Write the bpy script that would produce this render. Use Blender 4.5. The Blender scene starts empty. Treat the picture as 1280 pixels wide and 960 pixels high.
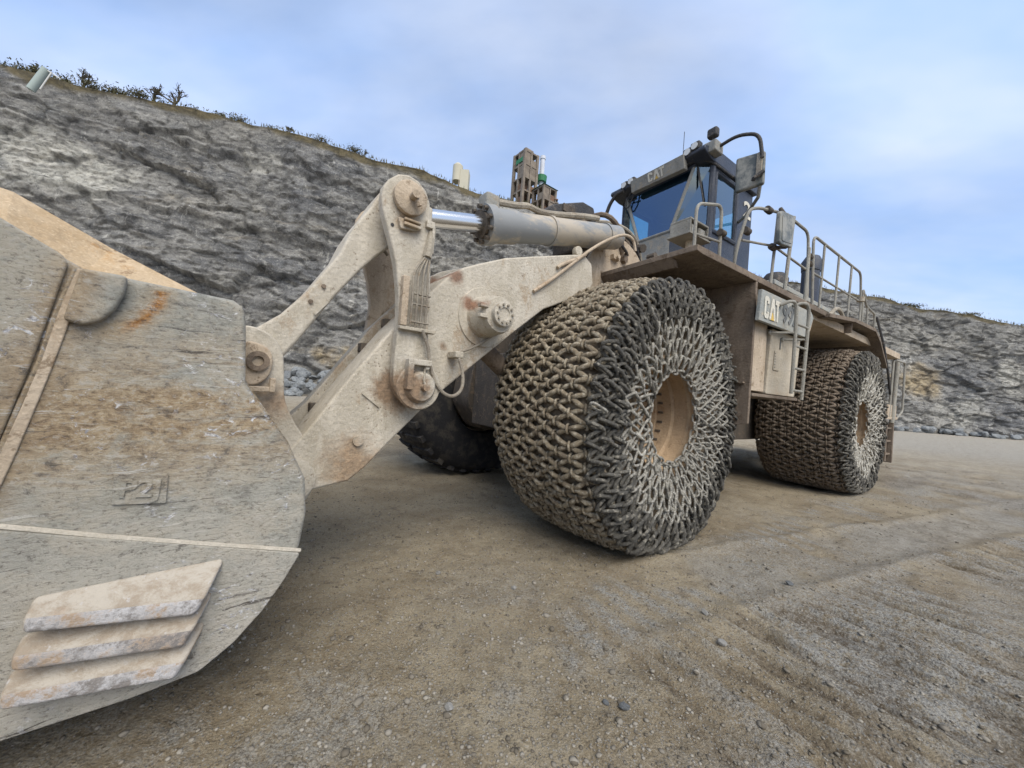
import bpy, math, random
import numpy as np
from mathutils import Vector, Matrix
random.seed(7); rng = np.random.default_rng(11)
R = math.radians
scene = bpy.context.scene
col = scene.collection

# ---------------------------------------------------------------- camera
EYE, PITCH, ROLL = 1.4314, 0.01464, 0.07362
cam_d = bpy.data.cameras.new("camera"); cam_d.sensor_width = 36.0; cam_d.lens = 12.757
cam_d.clip_start = 0.05; cam_d.clip_end = 2000
cam = bpy.data.objects.new("camera", cam_d); col.objects.link(cam)
_fw = Vector((0, math.cos(PITCH), math.sin(PITCH))); _up = Vector((0, -math.sin(PITCH), math.cos(PITCH)))
_rt = Vector((1, 0, 0)) * math.cos(ROLL) + _up * math.sin(ROLL)
_uv = Vector((-1, 0, 0)) * math.sin(ROLL) + _up * math.cos(ROLL)
cam.matrix_world = Matrix(((_rt.x, _uv.x, -_fw.x, 0), (_rt.y, _uv.y, -_fw.y, 0), (_rt.z, _uv.z, -_fw.z, EYE), (0, 0, 0, 1)))
scene.camera = cam

# ---------------------------------------------------------------- sky, sun, exposure
SUN_EL, SUN_AZ = R(50), R(158)          # azimuth measured clockwise from +Y: behind the camera, a little to its right
world = bpy.data.worlds.new("World"); scene.world = world; world.use_nodes = True
wn = world.node_tree; wn.nodes.clear()
def wnode(t, **kw):
    n = wn.nodes.new(t)
    for k, v in kw.items(): setattr(n, k, v)
    return n
w_out = wnode('ShaderNodeOutputWorld'); w_bg = wnode('ShaderNodeBackground')
w_sky = wnode('ShaderNodeTexSky', sky_type='NISHITA', sun_disc=False, sun_elevation=SUN_EL, sun_rotation=SUN_AZ, air_density=1.0, dust_density=1.5, ozone_density=2.0)
w_tc = wnode('ShaderNodeTexCoord'); w_sep = wnode('ShaderNodeSeparateXYZ')
wn.links.new(w_tc.outputs['Generated'], w_sep.inputs[0])
def wmath(op, a, b=None, c=None):
    n = wnode('ShaderNodeMath', operation=op)
    for i, v in enumerate((a, b, c)):
        if v is None: continue
        if isinstance(v, (int, float)): n.inputs[i].default_value = v
        else: wn.links.new(v, n.inputs[i])
    return n.outputs[0]
_den = wmath('ADD', wmath('MAXIMUM', w_sep.outputs[2], 0.0), 0.22)
w_cmb = wnode('ShaderNodeCombineXYZ')
wn.links.new(wmath('DIVIDE', w_sep.outputs[0], _den), w_cmb.inputs[0]); wn.links.new(wmath('DIVIDE', w_sep.outputs[1], _den), w_cmb.inputs[1])
w_map = wnode('ShaderNodeMapping'); w_map.inputs['Location'].default_value = (2.2, 9.4, 0.0); w_map.inputs['Rotation'].default_value = (0, 0, R(15)); w_map.inputs['Scale'].default_value = (0.55, 1.0, 1.0)
wn.links.new(w_cmb.outputs[0], w_map.inputs[0])
w_n1 = wnode('ShaderNodeTexNoise'); w_n1.inputs['Scale'].default_value = 1.0; w_n1.inputs['Detail'].default_value = 7; w_n1.inputs['Roughness'].default_value = 0.5; w_n1.inputs['Distortion'].default_value = 0.25
w_n2 = wnode('ShaderNodeTexNoise'); w_n2.inputs['Scale'].default_value = 2.3; w_n2.inputs['Detail'].default_value = 4; w_n2.inputs['Roughness'].default_value = 0.55
for n in (w_n1, w_n2): wn.links.new(w_map.outputs[0], n.inputs['Vector'])
w_r1 = wnode('ShaderNodeValToRGB'); w_r1.color_ramp.elements[0].position = 0.28; w_r1.color_ramp.elements[0].color = (0.25, 0.25, 0.25, 1); w_r1.color_ramp.elements[1].position = 0.54; w_r1.color_ramp.elements[1].color = (0.97, 0.97, 0.97, 1)
wn.links.new(w_n1.outputs[0], w_r1.inputs[0])
w_r2 = wnode('ShaderNodeValToRGB'); w_r2.color_ramp.elements[0].position = 0.32; w_r2.color_ramp.elements[0].color = (2.35, 3.45, 5.75, 1); w_r2.color_ramp.elements[1].position = 0.70; w_r2.color_ramp.elements[1].color = (4.0, 4.55, 5.7, 1)
wn.links.new(w_n2.outputs[0], w_r2.inputs[0])
w_mix = wnode('ShaderNodeMix', data_type='RGBA')
wn.links.new(w_r1.outputs[0], w_mix.inputs[0]); wn.links.new(w_sky.outputs[0], w_mix.inputs[6]); wn.links.new(w_r2.outputs[0], w_mix.inputs[7])
wn.links.new(w_mix.outputs[2], w_bg.inputs[0]); w_bg.inputs[1].default_value = 0.075
wn.links.new(w_bg.outputs[0], w_out.inputs[0])
sun_d = bpy.data.lights.new("sun", 'SUN'); sun_d.energy = 1.5; sun_d.angle = R(48); sun_d.color = (1.0, 0.93, 0.82)
sun = bpy.data.objects.new("sun", sun_d); col.objects.link(sun)
_sd = Vector((math.sin(SUN_AZ) * math.cos(SUN_EL), math.cos(SUN_AZ) * math.cos(SUN_EL), math.sin(SUN_EL)))
sun.rotation_euler = _sd.to_track_quat('Z', 'Y').to_euler(); sun.location = _sd * 60
scene.view_settings.view_transform = 'Standard'; scene.view_settings.look = 'None'
scene.view_settings.exposure = 1.42; scene.view_settings.gamma = 1.0
scene.view_settings.use_curve_mapping = False
scene.cycles.max_bounces = 6; scene.cycles.transparent_max_bounces = 12

# ---------------------------------------------------------------- numpy noise
def _hash(ix, iy, iz, seed):
    n = (ix.astype(np.int64) * 374761393 + iy.astype(np.int64) * 668265263 + iz.astype(np.int64) * 2147483647 + seed * 974634777) & 0x7fffffff
    n = ((n ^ (n >> 13)) * 1274126177) & 0x7fffffff
    n = ((n ^ (n >> 16)) * 668265263) & 0x7fffffff
    return ((n ^ (n >> 15)) & 0xffffff) / float(0xffffff)
def vnoise(p, seed=0):
    i = np.floor(p); f = p - i; f = f * f * (3 - 2 * f); i = i.astype(np.int64)
    r = 0
    for dx in (0, 1):
        for dy in (0, 1):
            for dz in (0, 1):
                w = (f[:, 0] if dx else 1 - f[:, 0]) * (f[:, 1] if dy else 1 - f[:, 1]) * (f[:, 2] if dz else 1 - f[:, 2])
                r = r + w * _hash(i[:, 0] + dx, i[:, 1] + dy, i[:, 2] + dz, seed)
    return r * 2 - 1
def fbm(p, octaves=5, seed=0, gain=0.5, lac=2.03):
    a, s, r = 1.0, 1.0, 0.0
    for k in range(octaves):
        r = r + a * vnoise(p * s, seed + k); a *= gain; s *= lac
    return r
def cells(p, seed=0):
    """cellular noise: nearest distance, second distance, three random values of the nearest cell"""
    i = np.floor(p).astype(np.int64); n = len(p)
    d1 = np.full(n, 9.0); d2 = np.full(n, 9.0); v = np.zeros((n, 3)); ctr = np.zeros((n, 3))
    for dx in (-1, 0, 1):
        for dy in (-1, 0, 1):
            for dz in (-1, 0, 1):
                c = i + np.array([dx, dy, dz])
                j = np.stack([_hash(c[:, 0], c[:, 1], c[:, 2], seed + q) for q in (1, 2, 3)], -1)
                q = c + j; d = np.sqrt(((p - q) ** 2).sum(-1))
                near = d < d1
                d2 = np.where(near, d1, np.minimum(d2, d)); d1 = np.where(near, d, d1)
                v[near] = j[near]; ctr[near] = q[near]
    return d1, d2, v, ctr

# ---------------------------------------------------------------- node materials
class NT:
    def __init__(self, name, rough=0.85, metal=0.0, spec=0.3):
        self.m = bpy.data.materials.new(name); self.m.use_nodes = True
        self.t = self.m.node_tree; self.b = self.t.nodes['Principled BSDF']
        self.b.inputs['Roughness'].default_value = rough; self.b.inputs['Metallic'].default_value = metal
        self.b.inputs['Specular IOR Level'].default_value = spec
        self.tc = self.t.nodes.new('ShaderNodeTexCoord')
    def n(self, t, **kw):
        n = self.t.nodes.new(t)
        for k, v in kw.items(): setattr(n, k, v)
        return n
    def put(self, sock, v):
        if isinstance(v, bpy.types.NodeSocket): self.t.links.new(v, sock)
        elif isinstance(v, (tuple, list)): sock.default_value = tuple(v) + ((1.0,) if len(v) == 3 and sock.type == 'RGBA' else ())
        else: sock.default_value = v
    def co(self, scale=(1, 1, 1), rot=(0, 0, 0), loc=(0, 0, 0), src='Object'):
        m = self.n('ShaderNodeMapping'); self.t.links.new(self.tc.outputs[src], m.inputs[0])
        m.inputs['Scale'].default_value = scale if isinstance(scale, tuple) else (scale,) * 3
        m.inputs['Rotation'].default_value = rot; m.inputs['Location'].default_value = loc
        return m.outputs[0]
    def noise(self, co, scale, detail=5, rough=0.55, dist=0.0, out=0):
        n = self.n('ShaderNodeTexNoise'); self.put(n.inputs['Vector'], co)
        n.inputs['Scale'].default_value = scale; n.inputs['Detail'].default_value = detail; n.inputs['Roughness'].default_value = rough; n.inputs['Distortion'].default_value = dist
        if out: return n.outputs[out]
        k = int(detail) + 1; g = 1.12 * 0.59 * sum(rough ** i for i in range(k)) / math.sqrt(sum(rough ** (2 * i) for i in range(k)))   # layered noise flattens towards 0.5: restore its contrast
        q = self.n('ShaderNodeMath', operation='MULTIPLY_ADD'); self.t.links.new(n.outputs[0], q.inputs[0]); q.inputs[1].default_value = g; q.inputs[2].default_value = 0.5 - 0.5 * g
        return q.outputs[0]
    def voro(self, co, scale, feature='F1', out='Distance', rand=1.0):
        n = self.n('ShaderNodeTexVoronoi', feature=feature); self.put(n.inputs['Vector'], co)
        n.inputs['Scale'].default_value = scale; n.inputs['Randomness'].default_value = rand
        return n.outputs[out]
    def ramp(self, f, *stops):
        n = self.n('ShaderNodeValToRGB'); self.put(n.inputs[0], f); e = n.color_ramp.elements
        while len(e) < len(stops): e.new(0.5)
        for k, (p, c) in enumerate(stops):
            e[k].position = p; c = (c, c, c) if isinstance(c, (int, float)) else c; e[k].color = tuple(c) + (1.0,)
        return n.outputs[0]
    def mix(self, f, a, b, mode='MIX'):
        n = self.n('ShaderNodeMix', data_type='RGBA', blend_type=mode); self.put(n.inputs[0], f); self.put(n.inputs[6], a); self.put(n.inputs[7], b)
        return n.outputs[2]
    def math(self, op, a, b=None):
        n = self.n('ShaderNodeMath', operation=op); self.put(n.inputs[0], a)
        if b is not None: self.put(n.inputs[1], b)
        return n.outputs[0]
    def sep(self, v, k):
        n = self.n('ShaderNodeSeparateXYZ'); self.put(n.inputs[0], v); return n.outputs[k]
    def attr(self, name):
        n = self.n('ShaderNodeAttribute'); n.attribute_name = name; return n.outputs['Fac']
    def color(self, c): self.put(self.b.inputs['Base Color'], c); return self
    def rough(self, f): self.put(self.b.inputs['Roughness'], f); return self
    def bump(self, h, strength=0.3, dist=0.02, prev=None):
        n = self.n('ShaderNodeBump'); n.inputs['Strength'].default_value = strength; n.inputs['Distance'].default_value = dist
        self.put(n.inputs['Height'], h)
        if prev is not None: self.t.links.new(prev, n.inputs['Normal'])
        self.t.links.new(n.outputs[0], self.b.inputs['Normal']); return n.outputs[0]

MAT = {}
def dusty(name, a, b, mud=(0.20, 0.145, 0.09), mudamt=0.60, rust=None, spots=0.66, rough=0.9, paint=None, stains=()):
    m = NT(name, rough); c = m.co()
    lite = tuple(min(.72, x * 1.28) for x in a); dark = tuple(x * .62 for x in b)
    base = m.mix(m.ramp(m.noise(c, 2.2, 9, 0.68, 0.3), (0.34, 0), (0.66, 1)), b, a)
    base = m.mix(m.ramp(m.noise(m.co((1, 1, .22)), 7.0, 8, 0.7), (0.52, 0), (0.72, .55)), base, lite)               # run-down dust
    base = m.mix(m.ramp(m.noise(m.co((1, 1, .3), loc=(5, 2, 1)), 5.0, 8, 0.72), (mudamt + .0, 0), (mudamt + .18, 0.55)), base, dark)
    base = m.mix(m.ramp(m.noise(c, 11.0, 9, 0.74, 0.6), (mudamt + .03, 0), (mudamt + 0.13, 0.8)), base, mud)
    sp = m.math('MULTIPLY', m.ramp(m.voro(c, 34.0), (0.12, 1), (0.22, 0)), m.ramp(m.noise(c, 4.0, 4, .6), (spots - 0.16, 0), (spots - .02, 1)))
    base = m.mix(m.math('MULTIPLY', sp, 0.85), base, mud)
    sp2 = m.math('MULTIPLY', m.ramp(m.voro(m.co(loc=(3, 3, 3)), 60.0), (0.14, 1), (0.26, 0)), m.ramp(m.noise(m.co(loc=(8, 1, 1)), 3.0, 4, .6), (spots - 0.22, 0), (spots - .06, 1)))
    base = m.mix(m.math('MULTIPLY', sp2, 0.55), base, lite)
    if paint: base = m.mix(m.ramp(m.noise(c, 3.3, 7, 0.7), (0.55, 0), (0.66, 0.8)), base, paint)
    if rust: base = m.mix(m.ramp(m.noise(m.co((1, 1, 0.6), loc=(3, 1, 7)), 2.6, 10, 0.78), (0.62, 0), (0.76, 0.8)), base, rust)
    gr_ = m.noise(c, 130, 4, 0.7)
    base = m.mix(m.ramp(gr_, (0.25, 0.45), (0.43, 0)), base, dark); base = m.mix(m.ramp(gr_, (0.56, 0), (0.72, 0.45)), base, lite)
    for (sx_, sz_, rr0, rr1, cc) in stains:
        ex = m.math('SUBTRACT', m.sep(c, 0), sx_); ez = m.math('SUBTRACT', m.sep(c, 2), sz_)
        dd = m.math('SQRT', m.math('ADD', m.math('MULTIPLY', ex, ex), m.math('MULTIPLY', ez, ez)))
        dd = m.math('ADD', dd, m.math('MULTIPLY', m.math('SUBTRACT', m.noise(c, 8, 8, .75), .5), rr1 * 1.2))
        base = m.mix(m.ramp(dd, (rr0, .85), (rr1, 0)), base, m.mix(m.ramp(m.noise(c, 30, 6, .8), (.4, 0), (.6, 1)), cc, tuple(q * 1.6 for q in cc)))
    m.color(base)
    p = m.bump(m.noise(c, 38, 8, 0.75), 0.55, 0.014)
    m.bump(m.voro(c, 34), 0.25, 0.01, p)
    MAT[name] = m.m
dusty('dust_paint', (0.52, 0.44, 0.325), (0.42, 0.34, 0.235))
dusty('dust_arm', (0.50, 0.455, 0.375), (0.40, 0.355, 0.275), mud=(.19, .145, .10), mudamt=0.62, spots=0.66, rust=(0.33, 0.245, 0.16),
      stains=((2.50, 1.36, .10, .20, (.17, .11, .065)), (2.74, .86, .05, .26, (.22, .15, .09)), (1.97, 2.08, .02, .07, (.16, .075, .04)), (2.15, 1.72, .01, .05, (.16, .11, .07)), (2.08, 2.28, .03, .09, (.15, .08, .05)), (2.55, 2.50, .04, .12, (.26, .19, .12)), (3.2, 1.25, .03, .15, (.24, .17, .11))))
dusty('dust_warm', (0.47, 0.385, 0.285), (0.39, 0.31, 0.22), mudamt=.57, rust=(0.28, 0.17, 0.085))
dusty('dust_brown', (0.205, 0.16, 0.118), (0.14, 0.108, 0.08), mud=(.10, .07, .045), mudamt=0.54)
dusty('spill_tan', (0.50, 0.39, 0.26), (0.42, 0.30, 0.17), mud=(0.22, 0.14, 0.07), mudamt=0.58, rust=(0.42, 0.24, 0.09))
dusty('rim_tan', (0.41, 0.30, 0.19), (0.33, 0.235, 0.145), mud=(0.2, 0.135, 0.08), mudamt=0.60, rust=(.27, .13, .05))
dusty('pale_panel', (0.45, 0.395, 0.305), (0.39, 0.335, 0.25), mudamt=0.66, rust=(0.36, 0.27, 0.18))
dusty('cat_panel', (0.25, 0.265, 0.25), (0.36, 0.35, 0.305), mud=(0.42, 0.37, 0.28), mudamt=0.55)
dusty('grey_paint', (0.20, 0.20, 0.185), (0.29, 0.28, 0.245), mud=(0.33, 0.28, 0.21), mudamt=0.52, rough=0.7)
dusty('rail_steel', (0.30, 0.285, 0.24), (0.23, 0.215, 0.18), mudamt=0.6, rough=0.75)
dusty('black_steel', (0.035, 0.035, 0.036), (0.055, 0.05, 0.045), mud=(0.16, 0.13, 0.10), mudamt=0.56, rough=0.6)
dusty('hose_dust', (0.36, 0.32, 0.25), (0.22, 0.19, 0.15), mudamt=0.6)
dusty('dark_frame', (0.11, 0.09, 0.07), (0.07, 0.06, 0.05), mud=(0.2, 0.15, 0.1), mudamt=0.56)
dusty('cab_paint', (0.030, 0.037, 0.055), (0.05, 0.055, 0.066), mud=(0.22, 0.19, 0.15), mudamt=0.66, rough=0.42)
dusty('letter_white', (0.60, 0.57, 0.48), (0.52, 0.48, 0.40), mudamt=0.68)
dusty('letter_yellow', (0.60, 0.40, 0.10), (0.5, 0.33, 0.1), mudamt=0.68)
dusty('letter_grey', (0.12, 0.13, 0.13), (0.17, 0.17, 0.16), mud=(0.35, 0.31, 0.25), mudamt=0.6)

m = NT('bucket_steel', 0.7, 0.0, 0.4)                      # worn digging steel: grey-green plate, streaked dust, rust, chips
c = m.co(); x, z = m.sep(c, 0), m.sep(c, 2)
warp = m.noise(c, 2.5, 4, .6, out=1)
wc = m.n('ShaderNodeVectorMath', operation='MULTIPLY_ADD'); m.put(wc.inputs[0], warp); wc.inputs[1].default_value = (.07, .07, .07); m.put(wc.inputs[2], c)
def wco(scale, rot, loc=(0, 0, 0)):
    q = m.n('ShaderNodeMapping'); m.t.links.new(wc.outputs[0], q.inputs[0]); q.inputs['Scale'].default_value = scale; q.inputs['Rotation'].default_value = rot; q.inputs['Location'].default_value = loc; return q.outputs[0]
streak = m.noise(wco((1.0, 1.0, 1.35), (0, R(20), 0)), 5.0, 12, 0.76, 0.5)
fine = m.noise(wco((1.0, 1.0, 1.5), (0, R(18), 0)), 17.0, 10, 0.82, 0.5)
grit = m.noise(m.co((1, 1, 1.6)), 55.0, 8, 0.8)
scr = m.noise(wco((1.0, 1.0, 16.0), (0, R(22), 0), (4, 0, 2)), 3.0, 10, 0.7, 0.5)
big = m.noise(c, 1.9, 8, 0.65, 0.4)
plate = m.mix(m.ramp(big, (0.36, 0), (0.64, 1)), (0.29, 0.288, 0.245), (0.475, 0.45, 0.375))
plate = m.mix(m.ramp(streak, (0.44, 0), (0.58, 0.85)), plate, (0.48, 0.435, 0.345))
plate = m.mix(m.ramp(m.noise(wco((1, 1, 2.2), (0, R(-30), 0), (7, 0, 3)), 3.0, 10, .75, .8), (0.60, 0), (0.78, .6)), plate, (0.15, 0.138, 0.122))
zc_ = m.math('ADD', z, m.math('MULTIPLY', m.math('SUBTRACT', x, 3.6), 0.10))
band = m.ramp(m.math('ABSOLUTE', m.math('SUBTRACT', zc_, 1.25)), (0.06, 1.0), (0.34, 0.0))
oc = m.math('MULTIPLY', band, m.ramp(m.noise(wco((1, 1, 2.6), (0, R(8), 0), (1.3, 0, .35)), 2.6, 11, 0.74, 0.6), (0.34, 0), (0.52, 1)))
plate = m.mix(m.math('MULTIPLY', oc, 0.9), plate, m.mix(m.ramp(fine, (0.34, 0), (0.62, 1)), (0.23, 0.145, 0.07), (0.50, 0.375, 0.22)))
low = m.ramp(z, (0.45, 1.0), (1.12, 0.0))
plate = m.mix(m.math('MULTIPLY', low, m.ramp(m.noise(c, 5.5, 10, 0.76), (0.30, 0.25), (0.54, 0.9))), plate, (0.54, 0.50, 0.42))
plate = m.mix(m.math('MULTIPLY', low, m.ramp(m.noise(c, 9, 10, 0.8, .6), (0.62, 0.0), (0.78, 0.6))), plate, (0.24, 0.24, 0.21))
# dust packed along the seam beside the side cutter
seam = m.math('ABSOLUTE', m.math('SUBTRACT', x, m.math('SUBTRACT', 4.205, m.math('MULTIPLY', z, 0.225))))
seam = m.math('ADD', seam, m.math('MULTIPLY', m.math('SUBTRACT', m.noise(c, 6, 8, .7), .5), .10))
plate = m.mix(m.ramp(seam, (0.022, .9), (0.085, 0)), plate, m.mix(m.ramp(streak, (.4, 0), (.6, 1)), (0.33, 0.245, 0.15), (0.45, 0.345, 0.22)))
# rusty scrape curving under the lifting boss
dx_ = m.math('SUBTRACT', x, 3.80); dz_ = m.math('SUBTRACT', z, 1.685); rad_ = m.math('SQRT', m.math('ADD', m.math('MULTIPLY', dx_, dx_), m.math('MULTIPLY', dz_, dz_)))
arc = m.math('ADD', m.math('ABSOLUTE', m.math('SUBTRACT', rad_, 0.165)), m.math('MULTIPLY', m.math('SUBTRACT', m.noise(c, 16, 8, .75), .5), .045))
arcd = m.math('MULTIPLY', m.ramp(arc, (0.012, 1), (0.055, 0)), m.math('MULTIPLY', m.ramp(dz_, (0.0, 1), (0.03, 0)), m.ramp(m.math('ADD', dx_, .5), (.46, 1), (.52, 0))))
plate = m.mix(m.math('MULTIPLY', arcd, .85), plate, (0.43, 0.335, 0.215))
arc2 = m.math('MULTIPLY', m.ramp(arc, (0.004, 1), (0.026, 0)), m.math('MULTIPLY', m.ramp(dz_, (-0.02, 1), (0.0, 0)), m.ramp(m.math('ADD', dx_, .5), (.385, 1), (.43, 0))))
plate = m.mix(arc2, plate, m.mix(m.ramp(grit, (.35, 0), (.6, 1)), (0.25, 0.105, 0.025), (0.50, 0.24, 0.06)))
plate = m.mix(m.ramp(fine, (0.58, 0), (0.72, 0.7)), plate, (0.52, 0.485, 0.415))
plate = m.mix(m.ramp(fine, (0.26, 0.75), (0.38, 0)), plate, (0.12, 0.107, 0.088))
plate = m.mix(m.ramp(scr, (0.26, .85), (0.30, 0)), plate, (0.07, 0.06, 0.05))
plate = m.mix(m.ramp(scr, (0.69, 0), (0.73, .85)), plate, (0.60, 0.575, 0.51))
plate = m.mix(m.ramp(grit, (0.28, 0.65), (0.43, 0)), plate, (0.10, 0.078, 0.062)); plate = m.mix(m.ramp(grit, (0.57, 0), (0.70, 0.6)), plate, (0.50, 0.475, 0.42))
chip = m.math('MULTIPLY', m.ramp(m.noise(m.co((1, 1, 1.5), rot=(0, R(20), 0)), 17.0, 8, 0.74, 1.3), (0.63, 0), (0.67, 1)), m.ramp(m.noise(c, 3.4, 3), (0.46, 0), (0.56, 1)))
plate = m.mix(chip, plate, m.mix(m.ramp(grit, (.4, 0), (.6, 1)), (0.30, 0.30, 0.32), (0.80, 0.79, 0.77)))
m.color(plate); m.rough(m.ramp(streak, (0.35, 0.55), (0.65, 0.9)))
p = m.bump(streak, 0.6, 0.02); p = m.bump(fine, 0.8, 0.010, p); p = m.bump(scr, .5, .008, p); m.bump(grit, 0.6, 0.005, p)
MAT['bucket_steel'] = m.m

m = NT('wear_bar', 0.65, 0.0, 0.4); c = m.co()
f = m.noise(m.co((1, 1, 1.6)), 9, 10, 0.78, 0.3)
w = m.mix(m.ramp(f, (0.4, 0), (0.62, 1)), (0.33, 0.27, 0.20), (0.45, 0.40, 0.325))
w = m.mix(m.ramp(m.noise(c, 6, 6, 0.7), (0.66, 0), (0.82, 0.5)), w, (0.36, 0.22, 0.13))
w = m.mix(m.ramp(m.noise(c, 34, 6, 0.7), (0.66, 0), (0.78, 0.6)), w, (0.56, 0.55, 0.54))
m.color(w); m.bump(m.noise(c, 30, 8, 0.75), 0.7, 0.012); MAT['wear_bar'] = m.m
m = NT('worn_edge', 0.55, 0.0, 0.5); c = m.co(); f = m.noise(c, 14, 10, 0.8)
w = m.mix(m.ramp(f, (0.38, 0), (0.58, 1)), (0.25, 0.225, 0.20), (0.55, 0.53, 0.51)); w = m.mix(m.ramp(m.noise(c, 7, 8, .75), (.48, 0), (.60, .95)), w, (0.40, 0.29, 0.19))
m.color(w); m.bump(m.noise(c, 40, 8, .8), 0.8, 0.01); MAT['worn_edge'] = m.m

def chainmat(name, a, b, cl, rough, metal, amt):
    m = NT(name, rough, metal, 0.5); c = m.co()
    base = m.mix(m.ramp(m.noise(c, 9, 6, 0.65), (0.35, 0), (0.65, 1)), a, b)
    base = m.mix(m.ramp(m.noise(c, 24, 6, 0.7), (amt, 0), (amt + 0.12, 0.9)), base, cl)
    m.color(base); p = m.bump(m.noise(c, 22, 6, 0.75), 0.8, 0.03); m.bump(m.noise(c, 90, 4, 0.7), 0.6, 0.008, p); MAT[name] = m.m
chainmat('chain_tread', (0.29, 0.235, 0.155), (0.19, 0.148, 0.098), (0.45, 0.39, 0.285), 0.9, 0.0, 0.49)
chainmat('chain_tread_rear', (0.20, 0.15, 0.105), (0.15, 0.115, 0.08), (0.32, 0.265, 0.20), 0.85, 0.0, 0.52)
chainmat('chain_dark', (0.060, 0.056, 0.047), (0.115, 0.106, 0.087), (0.30, 0.275, 0.22), 0.85, 0.0, 0.55)
chainmat('chain_pale', (0.44, 0.41, 0.34), (0.27, 0.248, 0.20), (0.62, 0.60, 0.53), 0.7, 0.0, 0.52)
m = NT('tyre_rubber', 0.9); c = m.co()
m.color(m.mix(m.ramp(m.noise(c, 6, 7, 0.65), (0.45, 0), (0.65, 0.6)), (0.022, 0.022, 0.024), (0.085, 0.075, 0.06))); m.bump(m.noise(c, 24, 6), 0.3, 0.02); MAT['tyre_rubber'] = m.m
m = NT('tyre_muddy', 0.95); c = m.co()
m.color(m.mix(m.ramp(m.noise(c, 7, 7, 0.65), (0.38, 0), (0.62, 1)), (0.10, 0.076, 0.052), (0.24, 0.19, 0.13))); m.bump(m.noise(c, 24, 6), 0.5, 0.03); MAT['tyre_muddy'] = m.m
m = NT('chrome_rod', 0.22, 1.0); m.color((0.72, 0.71, 0.69)); MAT['chrome_rod'] = m.m
m = NT('cylinder_paint', 0.5); c = m.co()
z = m.math('ADD', m.sep(c, 2), m.math('MULTIPLY', m.noise(c, 5, 7, 0.7), 0.16))
x = m.math('MULTIPLY', m.sep(c, 0), 0.285)
m.color(m.mix(m.ramp(m.math('ADD', z, x), (3.30, 1), (3.36, 0)) if False else m.ramp(m.noise(m.co((0.5, 1, 1.4)), 3.2, 8, 0.7), (0.44, 0), (0.60, 0.9)), (0.23, 0.235, 0.23), (0.40, 0.345, 0.265)))
m.bump(m.noise(c, 40, 5, 0.7), 0.2, 0.006); MAT['cylinder_paint'] = m.m
def glass(name, tint, refl, rcol):
    m = bpy.data.materials.new(name); m.use_nodes = True; t = m.node_tree; t.nodes.clear()
    o = t.nodes.new('ShaderNodeOutputMaterial'); mx = t.nodes.new('ShaderNodeMixShader'); tr = t.nodes.new('ShaderNodeBsdfTransparent'); gl = t.nodes.new('ShaderNodeBsdfGlossy'); fr = t.nodes.new('ShaderNodeLayerWeight')
    pw = t.nodes.new('ShaderNodeMath'); pw.operation = 'POWER'; pw.inputs[1].default_value = 4.0
    ad = t.nodes.new('ShaderNodeMath'); ad.operation = 'MULTIPLY_ADD'; ad.inputs[1].default_value = 0.8; ad.inputs[2].default_value = refl
    tr.inputs[0].default_value = tint + (1,); gl.inputs[0].default_value = rcol + (1,); gl.inputs['Roughness'].default_value = 0.04
    t.links.new(fr.outputs['Facing'], pw.inputs[0]); t.links.new(pw.outputs[0], ad.inputs[0]); t.links.new(ad.outputs[0], mx.inputs[0]); t.links.new(tr.outputs[0], mx.inputs[1]); t.links.new(gl.outputs[0], mx.inputs[2]); t.links.new(mx.outputs[0], o.inputs[0]); MAT[name] = m
glass('cab_glass', (0.30, 0.56, 0.70), 0.17, (.40, .62, 1.0))
glass('side_glass', (0.45, 0.66, 0.70), 0.22, (.75, .9, 1.0))
m = NT('mirror_back', 0.5); c = m.co(); m.color(m.mix(m.ramp(m.noise(c, 5, 6, 0.7), (0.4, 0), (0.62, 0.9)), (0.10, 0.11, 0.105), (0.29, 0.28, 0.24))); MAT['mirror_back'] = m.m
m = NT('seat_fabric', 0.9); m.color((0.03, 0.035, 0.045)); MAT['seat_fabric'] = m.m
m = NT('lamp_lens', 0.15); m.color((0.55, 0.56, 0.55)); MAT['lamp_lens'] = m.m

m = NT('concrete', 0.9); c = m.co(); m.color(m.mix(m.ramp(m.noise(c, 0.5, 8, 0.7), (0.35, 0), (0.65, 1)), (0.25, 0.205, 0.155), (0.165, 0.135, 0.105))); MAT['concrete'] = m.m
m = NT('green_sheet', 0.6); m.color((0.035, 0.17, 0.075)); MAT['green_sheet'] = m.m
m = NT('white_stack', 0.6); c = m.co(); m.color(m.mix(m.noise(c, 0.6, 6), (0.62, 0.63, 0.65), (0.45, 0.46, 0.48))); MAT['white_stack'] = m.m
m = NT('silo_cream', 0.8); c = m.co(); m.color(m.mix(m.noise(c, 0.4, 6), (0.52, 0.48, 0.36), (0.42, 0.39, 0.30))); MAT['silo_cream'] = m.m
m = NT('rusty_brown', 0.9); c = m.co(); m.color(m.mix(m.noise(c, 0.8, 6), (0.20, 0.10, 0.05), (0.12, 0.09, 0.07))); MAT['rusty_brown'] = m.m
m = NT('chute_grey', 0.7); m.color((0.30, 0.35, 0.32)); MAT['chute_grey'] = m.m
m = NT('chute_white', 0.7); m.color((0.55, 0.54, 0.50)); MAT['chute_white'] = m.m
m = NT('twig', 0.9); c = m.co(); m.color(m.mix(m.noise(c, 1.5, 4), (0.055, 0.045, 0.032), (0.085, 0.075, 0.045))); MAT['twig'] = m.m
m = NT('scrub_leaf', 0.9); c = m.co(); m.color(m.mix(m.noise(c, 0.8, 5), (0.05, 0.055, 0.025), (0.10, 0.085, 0.04))); MAT['scrub_leaf'] = m.m

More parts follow.
